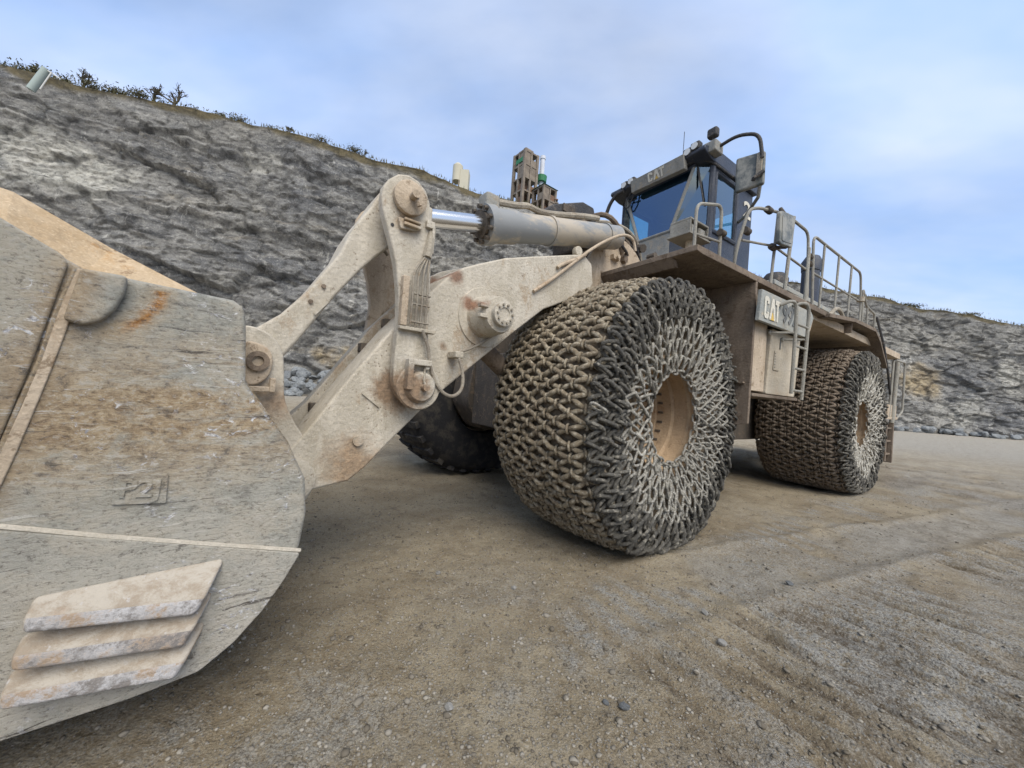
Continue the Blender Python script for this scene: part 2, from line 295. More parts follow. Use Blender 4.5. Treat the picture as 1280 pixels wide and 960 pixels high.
# quarry rock: strata, cracks, pale scars, ochre clay at one place near the foot
m = NT('quarry_rock', 0.9, 0.0, 0.25); c = m.co()
warp = m.noise(c, 0.5, 5, .6, out=1)
wc = m.n('ShaderNodeVectorMath', operation='MULTIPLY_ADD'); m.put(wc.inputs[0], warp); wc.inputs[1].default_value = (1.4, 1.4, 1.1); m.put(wc.inputs[2], c)
def wco(scale, loc=(0, 0, 0), rot=(0, R(4), 0)):
    q = m.n('ShaderNodeMapping'); m.t.links.new(wc.outputs[0], q.inputs[0]); q.inputs['Scale'].default_value = scale; q.inputs['Location'].default_value = loc; q.inputs['Rotation'].default_value = rot; return q.outputs[0]
st = m.noise(wco((0.22, 0.22, 1.2)), 0.9, 12, 0.70, 0.7)
big = m.noise(wco((0.6, 0.6, 1.0)), 0.17, 6, 0.62, 0.3)
gr = m.noise(wco((.7, .7, 1.2)), 1.5, 14, 0.80, 0.5)
fi = m.noise(c, 9.0, 8, 0.78)
crk = m.voro(wco((0.45, 0.45, 1.25)), 1.0, 'DISTANCE_TO_EDGE')
crk2 = m.voro(wco((0.55, 0.55, 1.9), (4, 7, 1)), 2.1, 'DISTANCE_TO_EDGE')
vein = m.noise(wco((1.4, 1.4, 0.16), (9, 2, 4)), 0.6, 10, 0.72, 0.9)
tone = m.attr('tone')
rock = m.mix(m.ramp(tone, (0.22, 0), (0.5, .5), (0.80, 1)), (0.105, 0.107, 0.108), (0.345, 0.33, 0.29))
rock = m.mix(0.45, rock, m.mix(m.ramp(big, (0.36, 0), (0.64, 1)), (0.15, 0.155, 0.162), (0.27, 0.256, 0.22)))
rock = m.mix(m.ramp(st, (0.60, 0), (0.80, 0.5)), rock, (0.315, 0.265, 0.185))
rock = m.mix(m.ramp(gr, (0.57, 0), (0.74, 0.8)), rock, (0.43, 0.415, 0.37))
rock = m.mix(m.ramp(gr, (0.26, 0.85), (0.40, 0)), rock, (0.07, 0.069, 0.068))
rock = m.mix(m.ramp(vein, (0.68, 0), (0.73, 0.85)), rock, (0.56, 0.54, 0.48))
rock = m.mix(m.attr('clay'), rock, m.mix(m.ramp(gr, (0.30, 0), (0.66, 1)), (0.27, 0.185, 0.075), (0.52, 0.40, 0.215)))
rock = m.mix(m.attr('scar'), rock, m.mix(m.ramp(gr, (0.30, 0), (0.60, 1)), (0.29, 0.285, 0.25), (0.60, 0.575, 0.495)))
rock = m.mix(m.ramp(fi, (0.30, 0.7), (0.44, 0)), rock, (0.08, 0.078, 0.074)); rock = m.mix(m.ramp(fi, (0.57, 0), (0.70, 0.55)), rock, (0.47, 0.455, 0.41))
rock = m.mix(m.math('MULTIPLY', m.attr('crack'), m.ramp(m.noise(c, 1.1, 6, .7), (.34, .15), (.6, .95))), rock, (0.045, 0.043, 0.042))
rock = m.mix(m.attr('soil'), rock, m.mix(m.ramp(gr, (0.4, 0), (0.6, 1)), (0.075, 0.062, 0.034), (0.15, 0.12, 0.06)))
m.color(rock)
p = m.bump(gr, 0.8, 0.14); m.bump(fi, 0.7, 0.05, p)
MAT['quarry_rock'] = m.m
m = NT('plateau_soil', 0.95); c = m.co()
m.color(m.mix(m.ramp(m.noise(c, 0.5, 8, 0.7), (0.38, 0), (0.62, 1)), (0.085, 0.075, 0.04), (0.15, 0.125, 0.065))); MAT['plateau_soil'] = m.m
m = NT('red_soil', 0.95); c = m.co(); m.color(m.mix(m.noise(c, 0.4, 8, 0.7), (0.20, 0.09, 0.045), (0.16, 0.10, 0.06))); MAT['red_soil'] = m.m
def stone(name, a, b, s=3.0):
    m = NT(name, 0.88); c = m.co(); oi = m.n('ShaderNodeObjectInfo')
    base = m.mix(m.ramp(m.noise(c, s, 8, 0.7), (0.35, 0), (0.65, 1)), a, b)
    base = m.mix(m.math('MULTIPLY', oi.outputs['Random'], 0.4), base, tuple(x * 0.55 for x in a))
    m.color(base); m.bump(m.noise(c, s * 3, 8, 0.75), 0.6, 0.05); MAT[name] = m.m
stone('blasted_rock', (0.155, 0.165, 0.17), (0.29, 0.30, 0.29))
stone('pale_stone', (0.40, 0.385, 0.345), (0.30, 0.29, 0.27), 20)
stone('dark_stone', (0.13, 0.14, 0.145), (0.21, 0.215, 0.21), 20)
m = NT('gravel_mix', 0.9); c = m.co()
m.color(m.mix(m.ramp(m.voro(c, 18.0, out='Color'), (0.2, 0), (0.85, 1)), (0.11, 0.093, 0.068), (0.27, 0.245, 0.20))); MAT['gravel_mix'] = m.m

# quarry floor: moist brown crushed stone; attributes add grey gravel and painted ridge shading
m = NT('quarry_floor', 0.9, 0.0, 0.3); c = m.co()
n1 = m.noise(c, 0.9, 10, 0.72, 0.3); n2 = m.noise(c, 6.0, 12, 0.78, 0.2); n3 = m.noise(c, 75.0, 7, 0.8); n4 = m.noise(c, 26.0, 8, 0.78)
cellc = m.voro(c, 95.0, out='Color'); celld = m.voro(c, 95.0)
fl = m.mix(m.ramp(n1, (0.38, 0), (0.62, 1)), (0.32, 0.248, 0.148), (0.44, 0.36, 0.235))
fl = m.mix(m.ramp(n2, (0.24, 0.8), (0.42, 0)), fl, (0.15, 0.117, 0.076))
fl = m.mix(m.ramp(n2, (0.56, 0), (0.74, 0.65)), fl, (0.40, 0.34, 0.235))
pale = m.math('MULTIPLY', m.attr('gravel'), m.ramp(n4, (0.34, 0.1), (0.54, 1.0)))  # grey gravel, and ridge crests lightened as if lit
fl = m.mix(pale, fl, m.mix(m.ramp(n3, (0.38, 0), (0.60, 1)), (0.19, 0.178, 0.155), (0.50, 0.48, 0.425)))
fl = m.mix(m.attr('dry'), fl, m.mix(m.ramp(n2, (0.38, 0), (0.60, 1)), (0.31, 0.28, 0.225), (0.43, 0.395, 0.33)))
fl = m.mix(m.math('MULTIPLY', m.attr('damp_shade'), m.ramp(n4, (.35, 1), (.62, .3))), fl, (0.125, 0.095, 0.062))  # moist patches, and the shade painted into ridge troughs
fl = m.mix(m.ramp(n4, (0.24, 0.7), (0.40, 0)), fl, (0.085, 0.068, 0.048))
fl = m.mix(m.ramp(n3, (0.24, 0.7), (0.40, 0)), fl, (0.07, 0.057, 0.042))
fl = m.mix(m.ramp(n3, (0.60, 0), (0.74, 0.7)), fl, (0.46, 0.42, 0.345))
sel = m.math('MULTIPLY', m.ramp(m.sep(cellc, 0), (0.70, 0), (0.76, 1)), m.ramp(celld, (0.30, 1), (0.42, 0)))
fl = m.mix(m.math('MULTIPLY', sel, .85), fl, m.mix(m.sep(cellc, 1), (0.15, 0.145, 0.135), (0.52, 0.50, 0.45)))
m.color(fl)
p = m.bump(n2, 0.6, 0.08); p = m.bump(n4, 0.7, 0.03, p); p = m.bump(n3, 0.9, 0.014, p); m.bump(celld, 0.5, -0.012, p)
MAT['quarry_floor'] = m.m

# ---------------------------------------------------------------- mesh helpers
class MB:
    def __init__(s): s.v = []; s.f = []
    def add(s, vs, fs):
        o = len(s.v); s.v += [tuple(map(float, p)) for p in vs]; s.f += [tuple(i + o for i in f) for f in fs]; return s
    def box(s, x0, x1, y0, y1, z0, z1):
        return s.hexa([(x0, y0, z0), (x1, y0, z0), (x1, y1, z0), (x0, y1, z0), (x0, y0, z1), (x1, y0, z1), (x1, y1, z1), (x0, y1, z1)])
    def hexa(s, p): return s.add(p, [(0, 3, 2, 1), (4, 5, 6, 7), (0, 1, 5, 4), (1, 2, 6, 5), (2, 3, 7, 6), (3, 0, 4, 7)])
    def prism(s, poly, a0, a1, ax='y'):
        n = len(poly)
        area = sum(poly[i][0] * poly[(i + 1) % n][1] - poly[(i + 1) % n][0] * poly[i][1] for i in range(n))
        if area > 0: poly = poly[::-1]
        def pt(p, a): return {'y': (p[0], a, p[1]), 'x': (a, p[0], p[1]), 'z': (p[0], p[1], a)}[ax]
        vs = [pt(p, a0) for p in poly] + [pt(p, a1) for p in poly]
        fs = [tuple(range(n))[::-1], tuple(range(n, 2 * n))] + [(i, (i + 1) % n, n + (i + 1) % n, n + i) for i in range(n)]
        if ax == 'y': fs = [f[::-1] for f in fs]; fs = [f[::-1] for f in fs]
        return s.add(vs, fs)
    def lathe(s, prof, n=32, ax=(0, 1, 0), c=(0, 0, 0), a0=0, a1=2 * math.pi):
        """prof: list of (distance along axis, radius)"""
        ax = Vector(ax).normalized(); u = ax.orthogonal().normalized(); w = ax.cross(u); c = Vector(c)
        full = abs(a1 - a0 - 2 * math.pi) < 1e-6; m = n if full else n + 1; vs = []; fs = []
        for d, r in prof:
            for k in range(m):
                t = a0 + (a1 - a0) * k / n; vs.append(c + ax * d + (u * math.cos(t) + w * math.sin(t)) * r)
        for i in range(len(prof) - 1):
            for k in range(n):
                k2 = (k + 1) % m; fs.append((i * m + k, i * m + k2, (i + 1) * m + k2, (i + 1) * m + k))
        return s.add(vs, fs)
    def cyl(s, a, b, r, n=20, r2=None):
        a = Vector(a); b = Vector(b); L = (b - a).length; r2 = r if r2 is None else r2
        return s.lathe([(0, 1e-4), (0, r), (L, r2), (L, 1e-4)], n, b - a, a)
    def tube(s, pts, r, n=8, closed=False, smooth=0):
        P = [Vector(p) for p in pts]
        for _ in range(smooth):
            Q = [] if closed else [P[0]]
            for i in range(len(P) if closed else len(P) - 1):
                a, b = P[i], P[(i + 1) % len(P)]; Q += [a.lerp(b, .25), a.lerp(b, .75)]
            if not closed: Q.append(P[-1])
            P = Q
        m = len(P); vs = []; fs = []; nrm = None
        for i, p in enumerate(P):
            t = (P[(i + 1) % m] - P[i - 1]) if closed else (P[min(i + 1, m - 1)] - P[max(i - 1, 0)])
            t.normalize()
            nrm = (t.orthogonal() if nrm is None else nrm - t * nrm.dot(t)).normalized(); bn = t.cross(nrm)
            rr = r[i] if isinstance(r, (list, tuple)) else r
            vs += [p + (nrm * math.cos(2 * math.pi * k / n) + bn * math.sin(2 * math.pi * k / n)) * rr for k in range(n)]
        for i in range(m if closed else m - 1):
            j = (i + 1) % m
            fs += [(i * n + k, i * n + (k + 1) % n, j * n + (k + 1) % n, j * n + k) for k in range(n)]
        if not closed: fs += [tuple(range(n))[::-1], tuple(range((m - 1) * n, m * n))]
        return s.add(vs, fs)
    def mesh(s, name):
        me = bpy.data.meshes.new(name); me.from_pydata(s.v, [], s.f); me.update(); return me
def smooth_mesh(me, on=True): me.polygons.foreach_set('use_smooth', [on] * len(me.polygons)); me.update()
def fix_normals(me):
    import bmesh
    bm = bmesh.new(); bm.from_mesh(me); bmesh.ops.recalc_face_normals(bm, faces=bm.faces); bm.to_mesh(me); bm.free()
def tag(o, label=None, cat=None, group=None, kind=None):
    for k, v in (('label', label), ('category', cat), ('group', group), ('kind', kind)):
        if v: o[k] = v
    return o
def link(name, me, mat=None, parent=None, mtx=None):
    o = bpy.data.objects.new(name, me); col.objects.link(o)
    if mat and not me.materials: me.materials.append(MAT[mat])
    if parent: o.parent = parent
    if mtx is not None: o.matrix_basis = mtx
    return o
def build(mb, name, mat, parent=None, mtx=None, bevel=0.0, sm=None, seg=2):
    me = mb.mesh(name); fix_normals(me)
    o = link(name, me, mat, parent, mtx)
    if bevel:
        b = o.modifiers.new('bevel', 'BEVEL'); b.width = bevel; b.segments = seg; b.limit_method = 'ANGLE'; b.angle_limit = R(35)
    if sm or (sm is None and bevel):
        smooth_mesh(me)
        e = o.modifiers.new('split', 'EDGE_SPLIT') if not bevel else None
        if e: e.split_angle = R(40); e.use_edge_sharp = False
        if bevel:
            w = o.modifiers.new('wn', 'WEIGHTED_NORMAL'); w.keep_sharp = True
    return o
def grid_mesh(name, V, nu, nv, wrap=False):
    idx = np.arange(nu * nv).reshape(nu, nv)
    if wrap: idx = np.concatenate([idx, idx[:1]], 0)
    q = np.stack([idx[:-1, :-1], idx[1:, :-1], idx[1:, 1:], idx[:-1, 1:]], -1).reshape(-1, 4)
    me = bpy.data.meshes.new(name); me.vertices.add(len(V)); me.vertices.foreach_set('co', np.asarray(V, dtype=np.float32).ravel())
    me.loops.add(q.size); me.loops.foreach_set('vertex_index', q.ravel().astype(np.int32))
    me.polygons.add(len(q)); me.polygons.foreach_set('loop_start', np.arange(0, q.size, 4, dtype=np.int32))
    me.update(calc_edges=True); me.validate(); return me
def set_attr(me, name, vals):
    a = me.attributes.new(name, 'FLOAT', 'POINT'); a.data.foreach_set('value', np.clip(vals, 0, 1).astype(np.float32))

# ---------------------------------------------------------------- quarry floor
TR = np.array([math.cos(0.5927), math.sin(0.5927)]); TN = np.array([TR[1], -TR[0]])     # along / across the machine's tracks
def sstep(a, b, x): t = np.clip((x - a) / (b - a), 0, 1); return t * t * (3 - 2 * t)
def ground_parts(X, Y):
    P = np.stack([X, Y, np.zeros_like(X)], -1); d = np.hypot(X, Y)
    z = 0.014 * fbm(P * 0.9, 4, 3) + 0.012 * fbm(P * 4.0, 5, 5, .6)
    s = X * TR[0] + Y * TR[1]; t = X * TN[0] + Y * TN[1]
    wob = 0.10 * vnoise(np.stack([s * 0.5, 0 * s, 0 * s], -1), 9)
    rut = 0 * X; ridge = 0 * X
    t2 = X * math.sin(R(24)) - Y * math.cos(R(24)); s2 = X * math.cos(R(24)) + Y * math.sin(R(24))
    # chain prints: broken cross ridges, denser where the machine has turned
    zone = sstep(-1.75, -1.45, t2 + 0.15 * vnoise(P * 0.8, 33)) * sstep(1.0, 2.2, s2) * sstep(-.35, .15, fbm(P * 0.45 + 2.0, 3, 35)) \
        + 0.8 * sstep(-2.5, -2.8, t2) * sstep(5.0, 7.0, s2) * sstep(-.2, .2, fbm(P * 0.3 + 9.0, 3, 36)) \
        + 0.55 * sstep(0.45, 0.25, np.abs(t + 1.75)) * sstep(2.6, 1.6, s) * sstep(-.2, .1, s) * 0
    rp = np.stack([s / 0.062, t / 0.42, 0 * s], -1)
    wv = 1.7 * vnoise(rp + 0.25 * np.stack([fbm(P * 3.0, 2, 37)] * 3, -1), 39) + 0.45 * vnoise(rp * 1.9 + 5, 40)
    ridge = zone * wv * sstep(32, 10, d)
    ridge = np.clip(ridge, -1.2, 1.2); rut = 0.028 * ridge
    for c2, hw in ((-2.05, 0.36),):                                   # flat pale wheel lane with low shoulders
        e = np.abs(t2 - c2 - 0.05 * vnoise(np.stack([s2 * 0.6, 0 * s2, 0 * s2], -1), 43))
        rut = rut + sstep(1.0, 3.0, s2) * (-0.012 * sstep(hw, hw * .6, e) + 0.020 * np.exp(-((e - hw * 1.1) / 0.06) ** 2))
    return z + rut, ridge
def ground_z(X, Y): return ground_parts(X, Y)[0]
ang = np.concatenate([np.linspace(R(12), R(168), 720, endpoint=False), np.linspace(R(168), R(372), 110, endpoint=False)])
rad = np.concatenate([np.geomspace(.3, .9, 20, endpoint=False), np.geomspace(.9, 9, 430, endpoint=False), np.geomspace(9, 170, 120)])
na, nr = len(ang), len(rad)
A, Q = np.meshgrid(ang, rad, indexing='ij'); X = (Q * np.cos(A)).ravel(); Y = (Q * np.sin(A)).ravel()
Z, RIDGE = ground_parts(X, Y)
me = grid_mesh('quarry_floor', np.stack([X, Y, Z], -1), na, nr, True); smooth_mesh(me)
P = np.stack([X, Y, 0 * X], -1); s = X * TR[0] + Y * TR[1]; t = X * TN[0] + Y * TN[1]; dist = np.hypot(X, Y)
grav = sstep(-0.05, 0.40, fbm(P * 0.9 + 4.0, 5, 41, .6)) * sstep(-3.0, -1.2, t) + 0.9 * sstep(0.5, 0.2, np.abs(t + 0.35)) * sstep(-.4, .3, fbm(P * 1.2, 3, 44)) + 0.25
bars = (0.5 + 0.5 * np.sin(s / 0.23 * 2 * math.pi + 1.5 * vnoise(P * 2, 47))) * sstep(0.42, 0.2, np.abs(t + 1.62)) * sstep(-.1, .25, fbm(P * 0.9 + 7, 3, 46))
set_attr(me, 'gravel', np.clip(grav * 0.6 + bars * 0.9 + 0.5 * np.clip(RIDGE * 1.4, 0, 1), 0, 1) * sstep(25, 8, dist))  # gravel cover, plus crests painted paler so the ridges read in soft light
t2 = X * math.sin(R(24)) - Y * math.cos(R(24)); s2 = X * math.cos(R(24)) + Y * math.sin(R(24))
set_attr(me, 'dry', 0.9 * sstep(12, 30, dist) + 0.75 * sstep(0.42, 0.2, np.abs(t2 + 2.05)) * sstep(1.2, 3.2, s2) * sstep(-.7, .1, fbm(P * 0.8, 4, 51)))
dp = sstep(0.25, 0.65, fbm(np.stack([s * 0.35, t * 1.1, 0 * s], -1), 5, 61)) * 0.55
set_attr(me, 'damp_shade', np.clip(dp + 0.9 * np.clip(-RIDGE * 1.6, 0, 1), 0, 1) * sstep(26, 8, dist))  # wet patches, plus ridge troughs darkened in colour to deepen their shade
tag(link('ground', me, 'quarry_floor'), kind='structure')

# ---------------------------------------------------------------- quarry face
PATH = np.array([(-92, 10, 19.6), (-62, 15, 19.4), (-45, 19.2, 19.3), (-32, 23, 19.3), (-15, 28, 19.3), (0, 34, 19.1), (14, 40, 18.6), (27, 43.5, 17.2), (36, 43, 15.6), (43, 42.2, 14.6), (50, 41.6, 13.6), (58, 41.2, 12.7), (75, 42, 12.0), (120, 48, 11.5)])
seg = np.hypot(*np.diff(PATH[:, :2], axis=0).T); cum = np.concatenate([[0], np.cumsum(seg)])
nu, nv = 1250, 210
U_ = np.linspace(0, cum[-1], nu)
def smooth1(a, k=25): return np.convolve(np.pad(a, k, mode='edge'), np.ones(2 * k + 1) / (2 * k + 1), 'valid')
px = smooth1(np.interp(U_, cum, PATH[:, 0])); py = smooth1(np.interp(U_, cum, PATH[:, 1])); ph = smooth1(np.interp(U_, cum, PATH[:, 2]), 8)
tx = np.gradient(px); ty = np.gradient(py); ln = np.hypot(tx, ty); nx, ny = ty / ln, -tx / ln        # towards the camera
top_n = fbm(np.stack([U_ * 0.12, 0 * U_, 0 * U_], -1), 5, 71)
ph = ph + 0.45 * top_n
vv = np.linspace(0, 1, nv)
UU, VV = np.meshgrid(np.arange(nu), vv, indexing='ij'); UU = UU.ravel(); VV = VV.ravel()
hz = VV * ph[UU]; s_al = U_[UU]
bx_, by_ = px[UU], py[UU]
P = np.stack([bx_, by_, hz], -1); Pd = P + 0.28 * np.stack([fbm(P * 0.5, 3, 77), fbm(P * 0.5, 3, 78), fbm(P * 0.5, 3, 79)], -1)
dip = hz + 0.06 * s_al                                                     # strata dip slightly
Ps = np.stack([Pd[:, 0], Pd[:, 1], dip], -1)
def blocks(scale, seed, tilt):
    d1, d2, v, ctr = cells(Ps * np.array(scale), seed)
    rel = Ps * np.array(scale) - ctr
    return (v[:, 0] - 0.5) + tilt * (rel * (v - 0.5)).sum(-1), d2 - d1, v[:, 1]
disp = 0.7 * fbm(P * np.array([0.06, 0.06, 0.10]), 4, 81) + 0.07 * fbm(Ps * np.array([1.8, 1.8, 2.6]), 5, 103, .6)
crack = 0 * disp; tone = 0 * disp
for scale, amp, tilt, ce, ct, sd in (((0.15, 0.15, 0.30), 0.55, 1.3, 0.0, 0.30, 91), ((0.40, 0.40, 0.80), 0.31, 1.4, 0.75, 0.30, 95), ((0.95, 0.95, 1.8), 0.19, 1.4, 0.85, 0.25, 99), ((2.2, 2.2, 3.6), 0.10, 1.2, 0.6, 0.20, 101)):
    b_, e_, t_ = blocks(scale, sd, tilt); disp = disp + amp * b_; tone = tone + ct * t_
    crack = np.maximum(crack, ce * sstep(0.10, 0.01, e_))
ledge = np.interp(dip % 5.3, [0, 0.35, 5.3], [0.0, 0.28, 0.0])
disp = disp + ledge * (0.6 + 0.8 * vnoise(np.stack([s_al * 0.10, 0 * s_al, np.floor(dip / 5.3)], -1), 107))
foot = 0.8 * sstep(2.6, 0.0, hz) * (1 + fbm(P * 0.35, 3, 111))
off = 1.3 * (1 - VV) + disp * sstep(1.02, 0.86, VV) * sstep(-0.02, 0.05, VV) + foot
zz = hz + 0.25 * disp * sstep(0, 0.06, VV) * sstep(1.0, 0.9, VV) - 0.3 * (VV == 0)
V3 = np.stack([bx_ + nx[UU] * off, by_ + ny[UU] * off, zz], -1)
me = grid_mesh('quarry_face', V3, nu, nv)
def blob(cx, cz, rx, rz, seed, soft=0.6):
    q = ((s_al - cx) / rx) ** 2 + ((hz - cz) / rz) ** 2 + 0.7 * fbm(P * 0.5, 5, seed)
    return sstep(1.0 + soft * 0.5, 1.0 - soft, q)
def s_at(x): return float(np.interp(x, px, U_))
set_attr(me, 'crack', crack); set_attr(me, 'tone', (tone - .5) * 1.5 + .5)
set_attr(me, 'clay', 0.95 * np.maximum(blob(s_at(-12.3), 2.6, 3.2, 1.5, 121), 0.7 * blob(s_at(46), 5.5, 3.0, 2.0, 123)))
set_attr(me, 'scar', np.maximum.reduce([0.95 * blob(s_at(-30.5), 13.6, 3.6, 2.3, 131), 0.7 * blob(s_at(-10.8), 4.7, 1.6, 1.4, 133), 0.5 * blob(s_at(-19.6), 17.0, 1.3, 0.9, 134), 0.8 * blob(s_at(-2.2), 18.3, .9, .8, 135), 0.5 * blob(s_at(2), 10, 4, 2.0, 136), 0.55 * blob(s_at(50), 2.6, 3.0, 1.6, 137), 0.6 * blob(s_at(56), 6.8, 2.6, 2.2, 138)]))
set_attr(me, 'soil', 0.9 * sstep(0.968, 0.99, VV + 0.018 * fbm(P * 0.6, 4, 141)))
cliff = tag(link('quarry_face', me, 'quarry_rock'), kind='structure')
# plateau behind the crest
nb = 24; back = np.concatenate([[0], np.geomspace(0.6, 150, nb - 1)])
I2, J2 = np.meshgrid(np.arange(0, nu, 2), np.arange(nb), indexing='ij'); I2 = I2.ravel(); J2 = J2.ravel(); b = back[J2]
mir = 1.0
bxp = px[I2] * (1 + b * 0.012) - 0 * b; byp = py[I2] + b
zp = ph[I2] + 0.22 * fbm(np.stack([bxp * 0.4, byp * 0.4, 0 * b], -1), 4, 151) * sstep(0, 1.5, b) + 0.35 * sstep(0, 3, b) - 0.10 * (b == 0)
me = grid_mesh('plateau', np.stack([bxp, byp, zp], -1), len(np.arange(0, nu, 2)), nb); smooth_mesh(me)
tag(link('plateau', me, 'plateau_soil'), kind='structure')

# ---------------------------------------------------------------- rocks
def rock_mesh(name, seed, cuts=9, sub=1, mat='blasted_rock', flat=1.0):
    import bmesh
    r = random.Random(seed); bm = bmesh.new(); bmesh.ops.create_icosphere(bm, subdivisions=sub + 1, radius=1.0)
    planes = [(Vector((r.gauss(0, 1), r.gauss(0, 1), r.gauss(0, 1))).normalized(), r.uniform(0.5, 0.9)) for _ in range(cuts)]
    for v in bm.verts:
        for n, d in planes:
            k = v.co.dot(n)
            if k > d: v.co -= n * (k - d)
        v.co.z *= flat
        v.co += Vector((r.uniform(-1, 1), r.uniform(-1, 1), r.uniform(-1, 1))) * 0.03
    me = bpy.data.meshes.new(name); bm.to_mesh(me); bm.free(); me.materials.append(MAT[mat]); return me
ROCKS = [rock_mesh('boulder', 300 + k, 10, 1) for k in range(7)]
rr = random.Random(5)
def boulder(x, y, zc, r, label, group):
    o = bpy.data.objects.new('boulder', rr.choice(ROCKS)); col.objects.link(o)
    o.location = (x, y, zc); o.scale = (r * rr.uniform(.8, 1.3), r * rr.uniform(.8, 1.2), r * rr.uniform(.6, .95)); o.rotation_euler = (rr.uniform(-.4, .4), rr.uniform(-.4, .4), rr.uniform(0, 6.28))
    tag(o, label, 'boulder', group)
for k in range(150):                                   # blasted heap seen between the lift arm and the bucket
    u = rr.uniform(-1, 1); w = rr.uniform(0, 1)
    x = -12.6 + 4.4 * u; y = 23.4 + 2.6 * w + 0.30 * (x + 12.6)
    hh = (0.15 + 1.75 * w) * (1 - 0.35 * abs(u) ** 2)
    boulder(x, y, max(0.12, hh * rr.uniform(0.75, 1.0)), rr.uniform(0.22, 0.42) * (1.25 if w > .75 else 1), 'grey blasted rock in the heap at the cliff foot behind the lift arm', 'rocks heaped at the foot of the cliff')
for k in range(110):                                   # low bank of rubble along the right-hand face
    w = rr.uniform(0, 1); x = rr.uniform(38, 70); y = float(np.interp(x, px, py)) - 3.0 + 2.2 * w + rr.uniform(-.4, .4)
    boulder(x, y, 0.10 + 0.95 * w * rr.uniform(.7, 1), rr.uniform(0.25, 0.55), 'dark grey rock in the low rubble bank below the right-hand quarry face', 'rubble along the right-hand face')

# gravel lying loose on the floor
GB = [rock_mesh('pebble', 500 + k, 6, 0, 'gravel_mix', 0.75) for k in range(4)]
gv, gf, base_n = [], [], 0
gd = []
for me_ in GB:
    co = np.empty(len(me_.vertices) * 3); me_.vertices.foreach_get('co', co); gd.append((co.reshape(-1, 3), np.array([p.vertices[:] for p in me_.polygons])))
NG = 26000
r_ = 0.75 * (16 / 0.75) ** (rng.random(NG) ** 0.9); a_ = R(90) + R(64) * (rng.random(NG) * 2 - 1)
gx, gy = r_ * np.cos(a_), r_ * np.sin(a_)
dens = fbm(np.stack([gx * .8, gy * .8, 0 * gx], -1), 3, 161); tt_ = gx * TN[0] + gy * TN[1]
keep = (dens + 0.35 * (tt_ > -1.6) + rng.random(NG) * 1.3) > 0.45
gx, gy = gx[keep], gy[keep]; gz = ground_z(gx, gy)
for k in range(len(gx)):
    V, F = gd[k % 4]; s_ = 0.0035 + 0.0075 * rng.random() ** 3 + (0.012 * rng.random() if rng.random() < 0.04 else 0); s_ *= 1 + 0.03 * math.hypot(gx[k], gy[k])
    a = rng.random() * 6.28; ca, sa = math.cos(a), math.sin(a); q = V * s_ * np.array([1 + .5 * rng.random(), 1, 0.8])
    gv.append(np.stack([q[:, 0] * ca - q[:, 1] * sa + gx[k], q[:, 0] * sa + q[:, 1] * ca + gy[k], q[:, 2] + gz[k] + s_ * .25], -1)); gf.append(F + base_n); base_n += len(V)
me = bpy.data.meshes.new('gravel'); gv = np.concatenate(gv); gf = np.concatenate(gf)
me.vertices.add(len(gv)); me.vertices.foreach_set('co', gv.astype(np.float32).ravel()); me.loops.add(gf.size); me.loops.foreach_set('vertex_index', gf.ravel().astype(np.int32))
me.polygons.add(len(gf)); me.polygons.foreach_set('loop_start', np.arange(0, gf.size, 3, dtype=np.int32)); me.update(calc_edges=True)
tag(link('gravel', me, 'gravel_mix'), 'small grey and brown stones strewn over the quarry floor', 'gravel', kind='stuff')
for x, y, r, mt, lab in ((-0.17, 1.62, .020, 'pale_stone', 'pale rounded stone lying alone at the bottom of the photo, below the front wheel'),
                         (1.43, 2.50, .028, 'pale_stone', 'pale stone on the grey gravel to the right of the front wheel'),
                         (1.36, 2.18, .026, 'pale_stone', 'small pale stone a little nearer than the one right of the wheel'),
                         (0.63, 1.70, .024, 'dark_stone', 'dark angular stone in the lower middle of the photo'),
                         (0.55, 1.72, .016, 'dark_stone', 'small dark stone just left of the angular dark one'),
                         (-0.45, 2.75, .020, 'pale_stone', 'pale stone on brown ground between bucket and front wheel'),
                         (2.35, 2.95, .026, 'dark_stone', 'dark stone at the edge of the ridged track on the right'),
                         (0.12, 2.62, .020, 'pale_stone', 'small pale stone in front of the chained tyre, among gravel streaks')):
    o = bpy.data.objects.new('stone', rock_mesh('stone', int(x * 100 + y * 10) + 777, 8, 1, mt)); col.objects.link(o)
    o.location = (x, y, float(ground_z(np.array([x]), np.array([y]))[0]) + r * .45); o.scale = (r * 1.2, r, r * .75); o.rotation_euler = (0.2, .1, x * 5)
    tag(o, lab, 'stone')

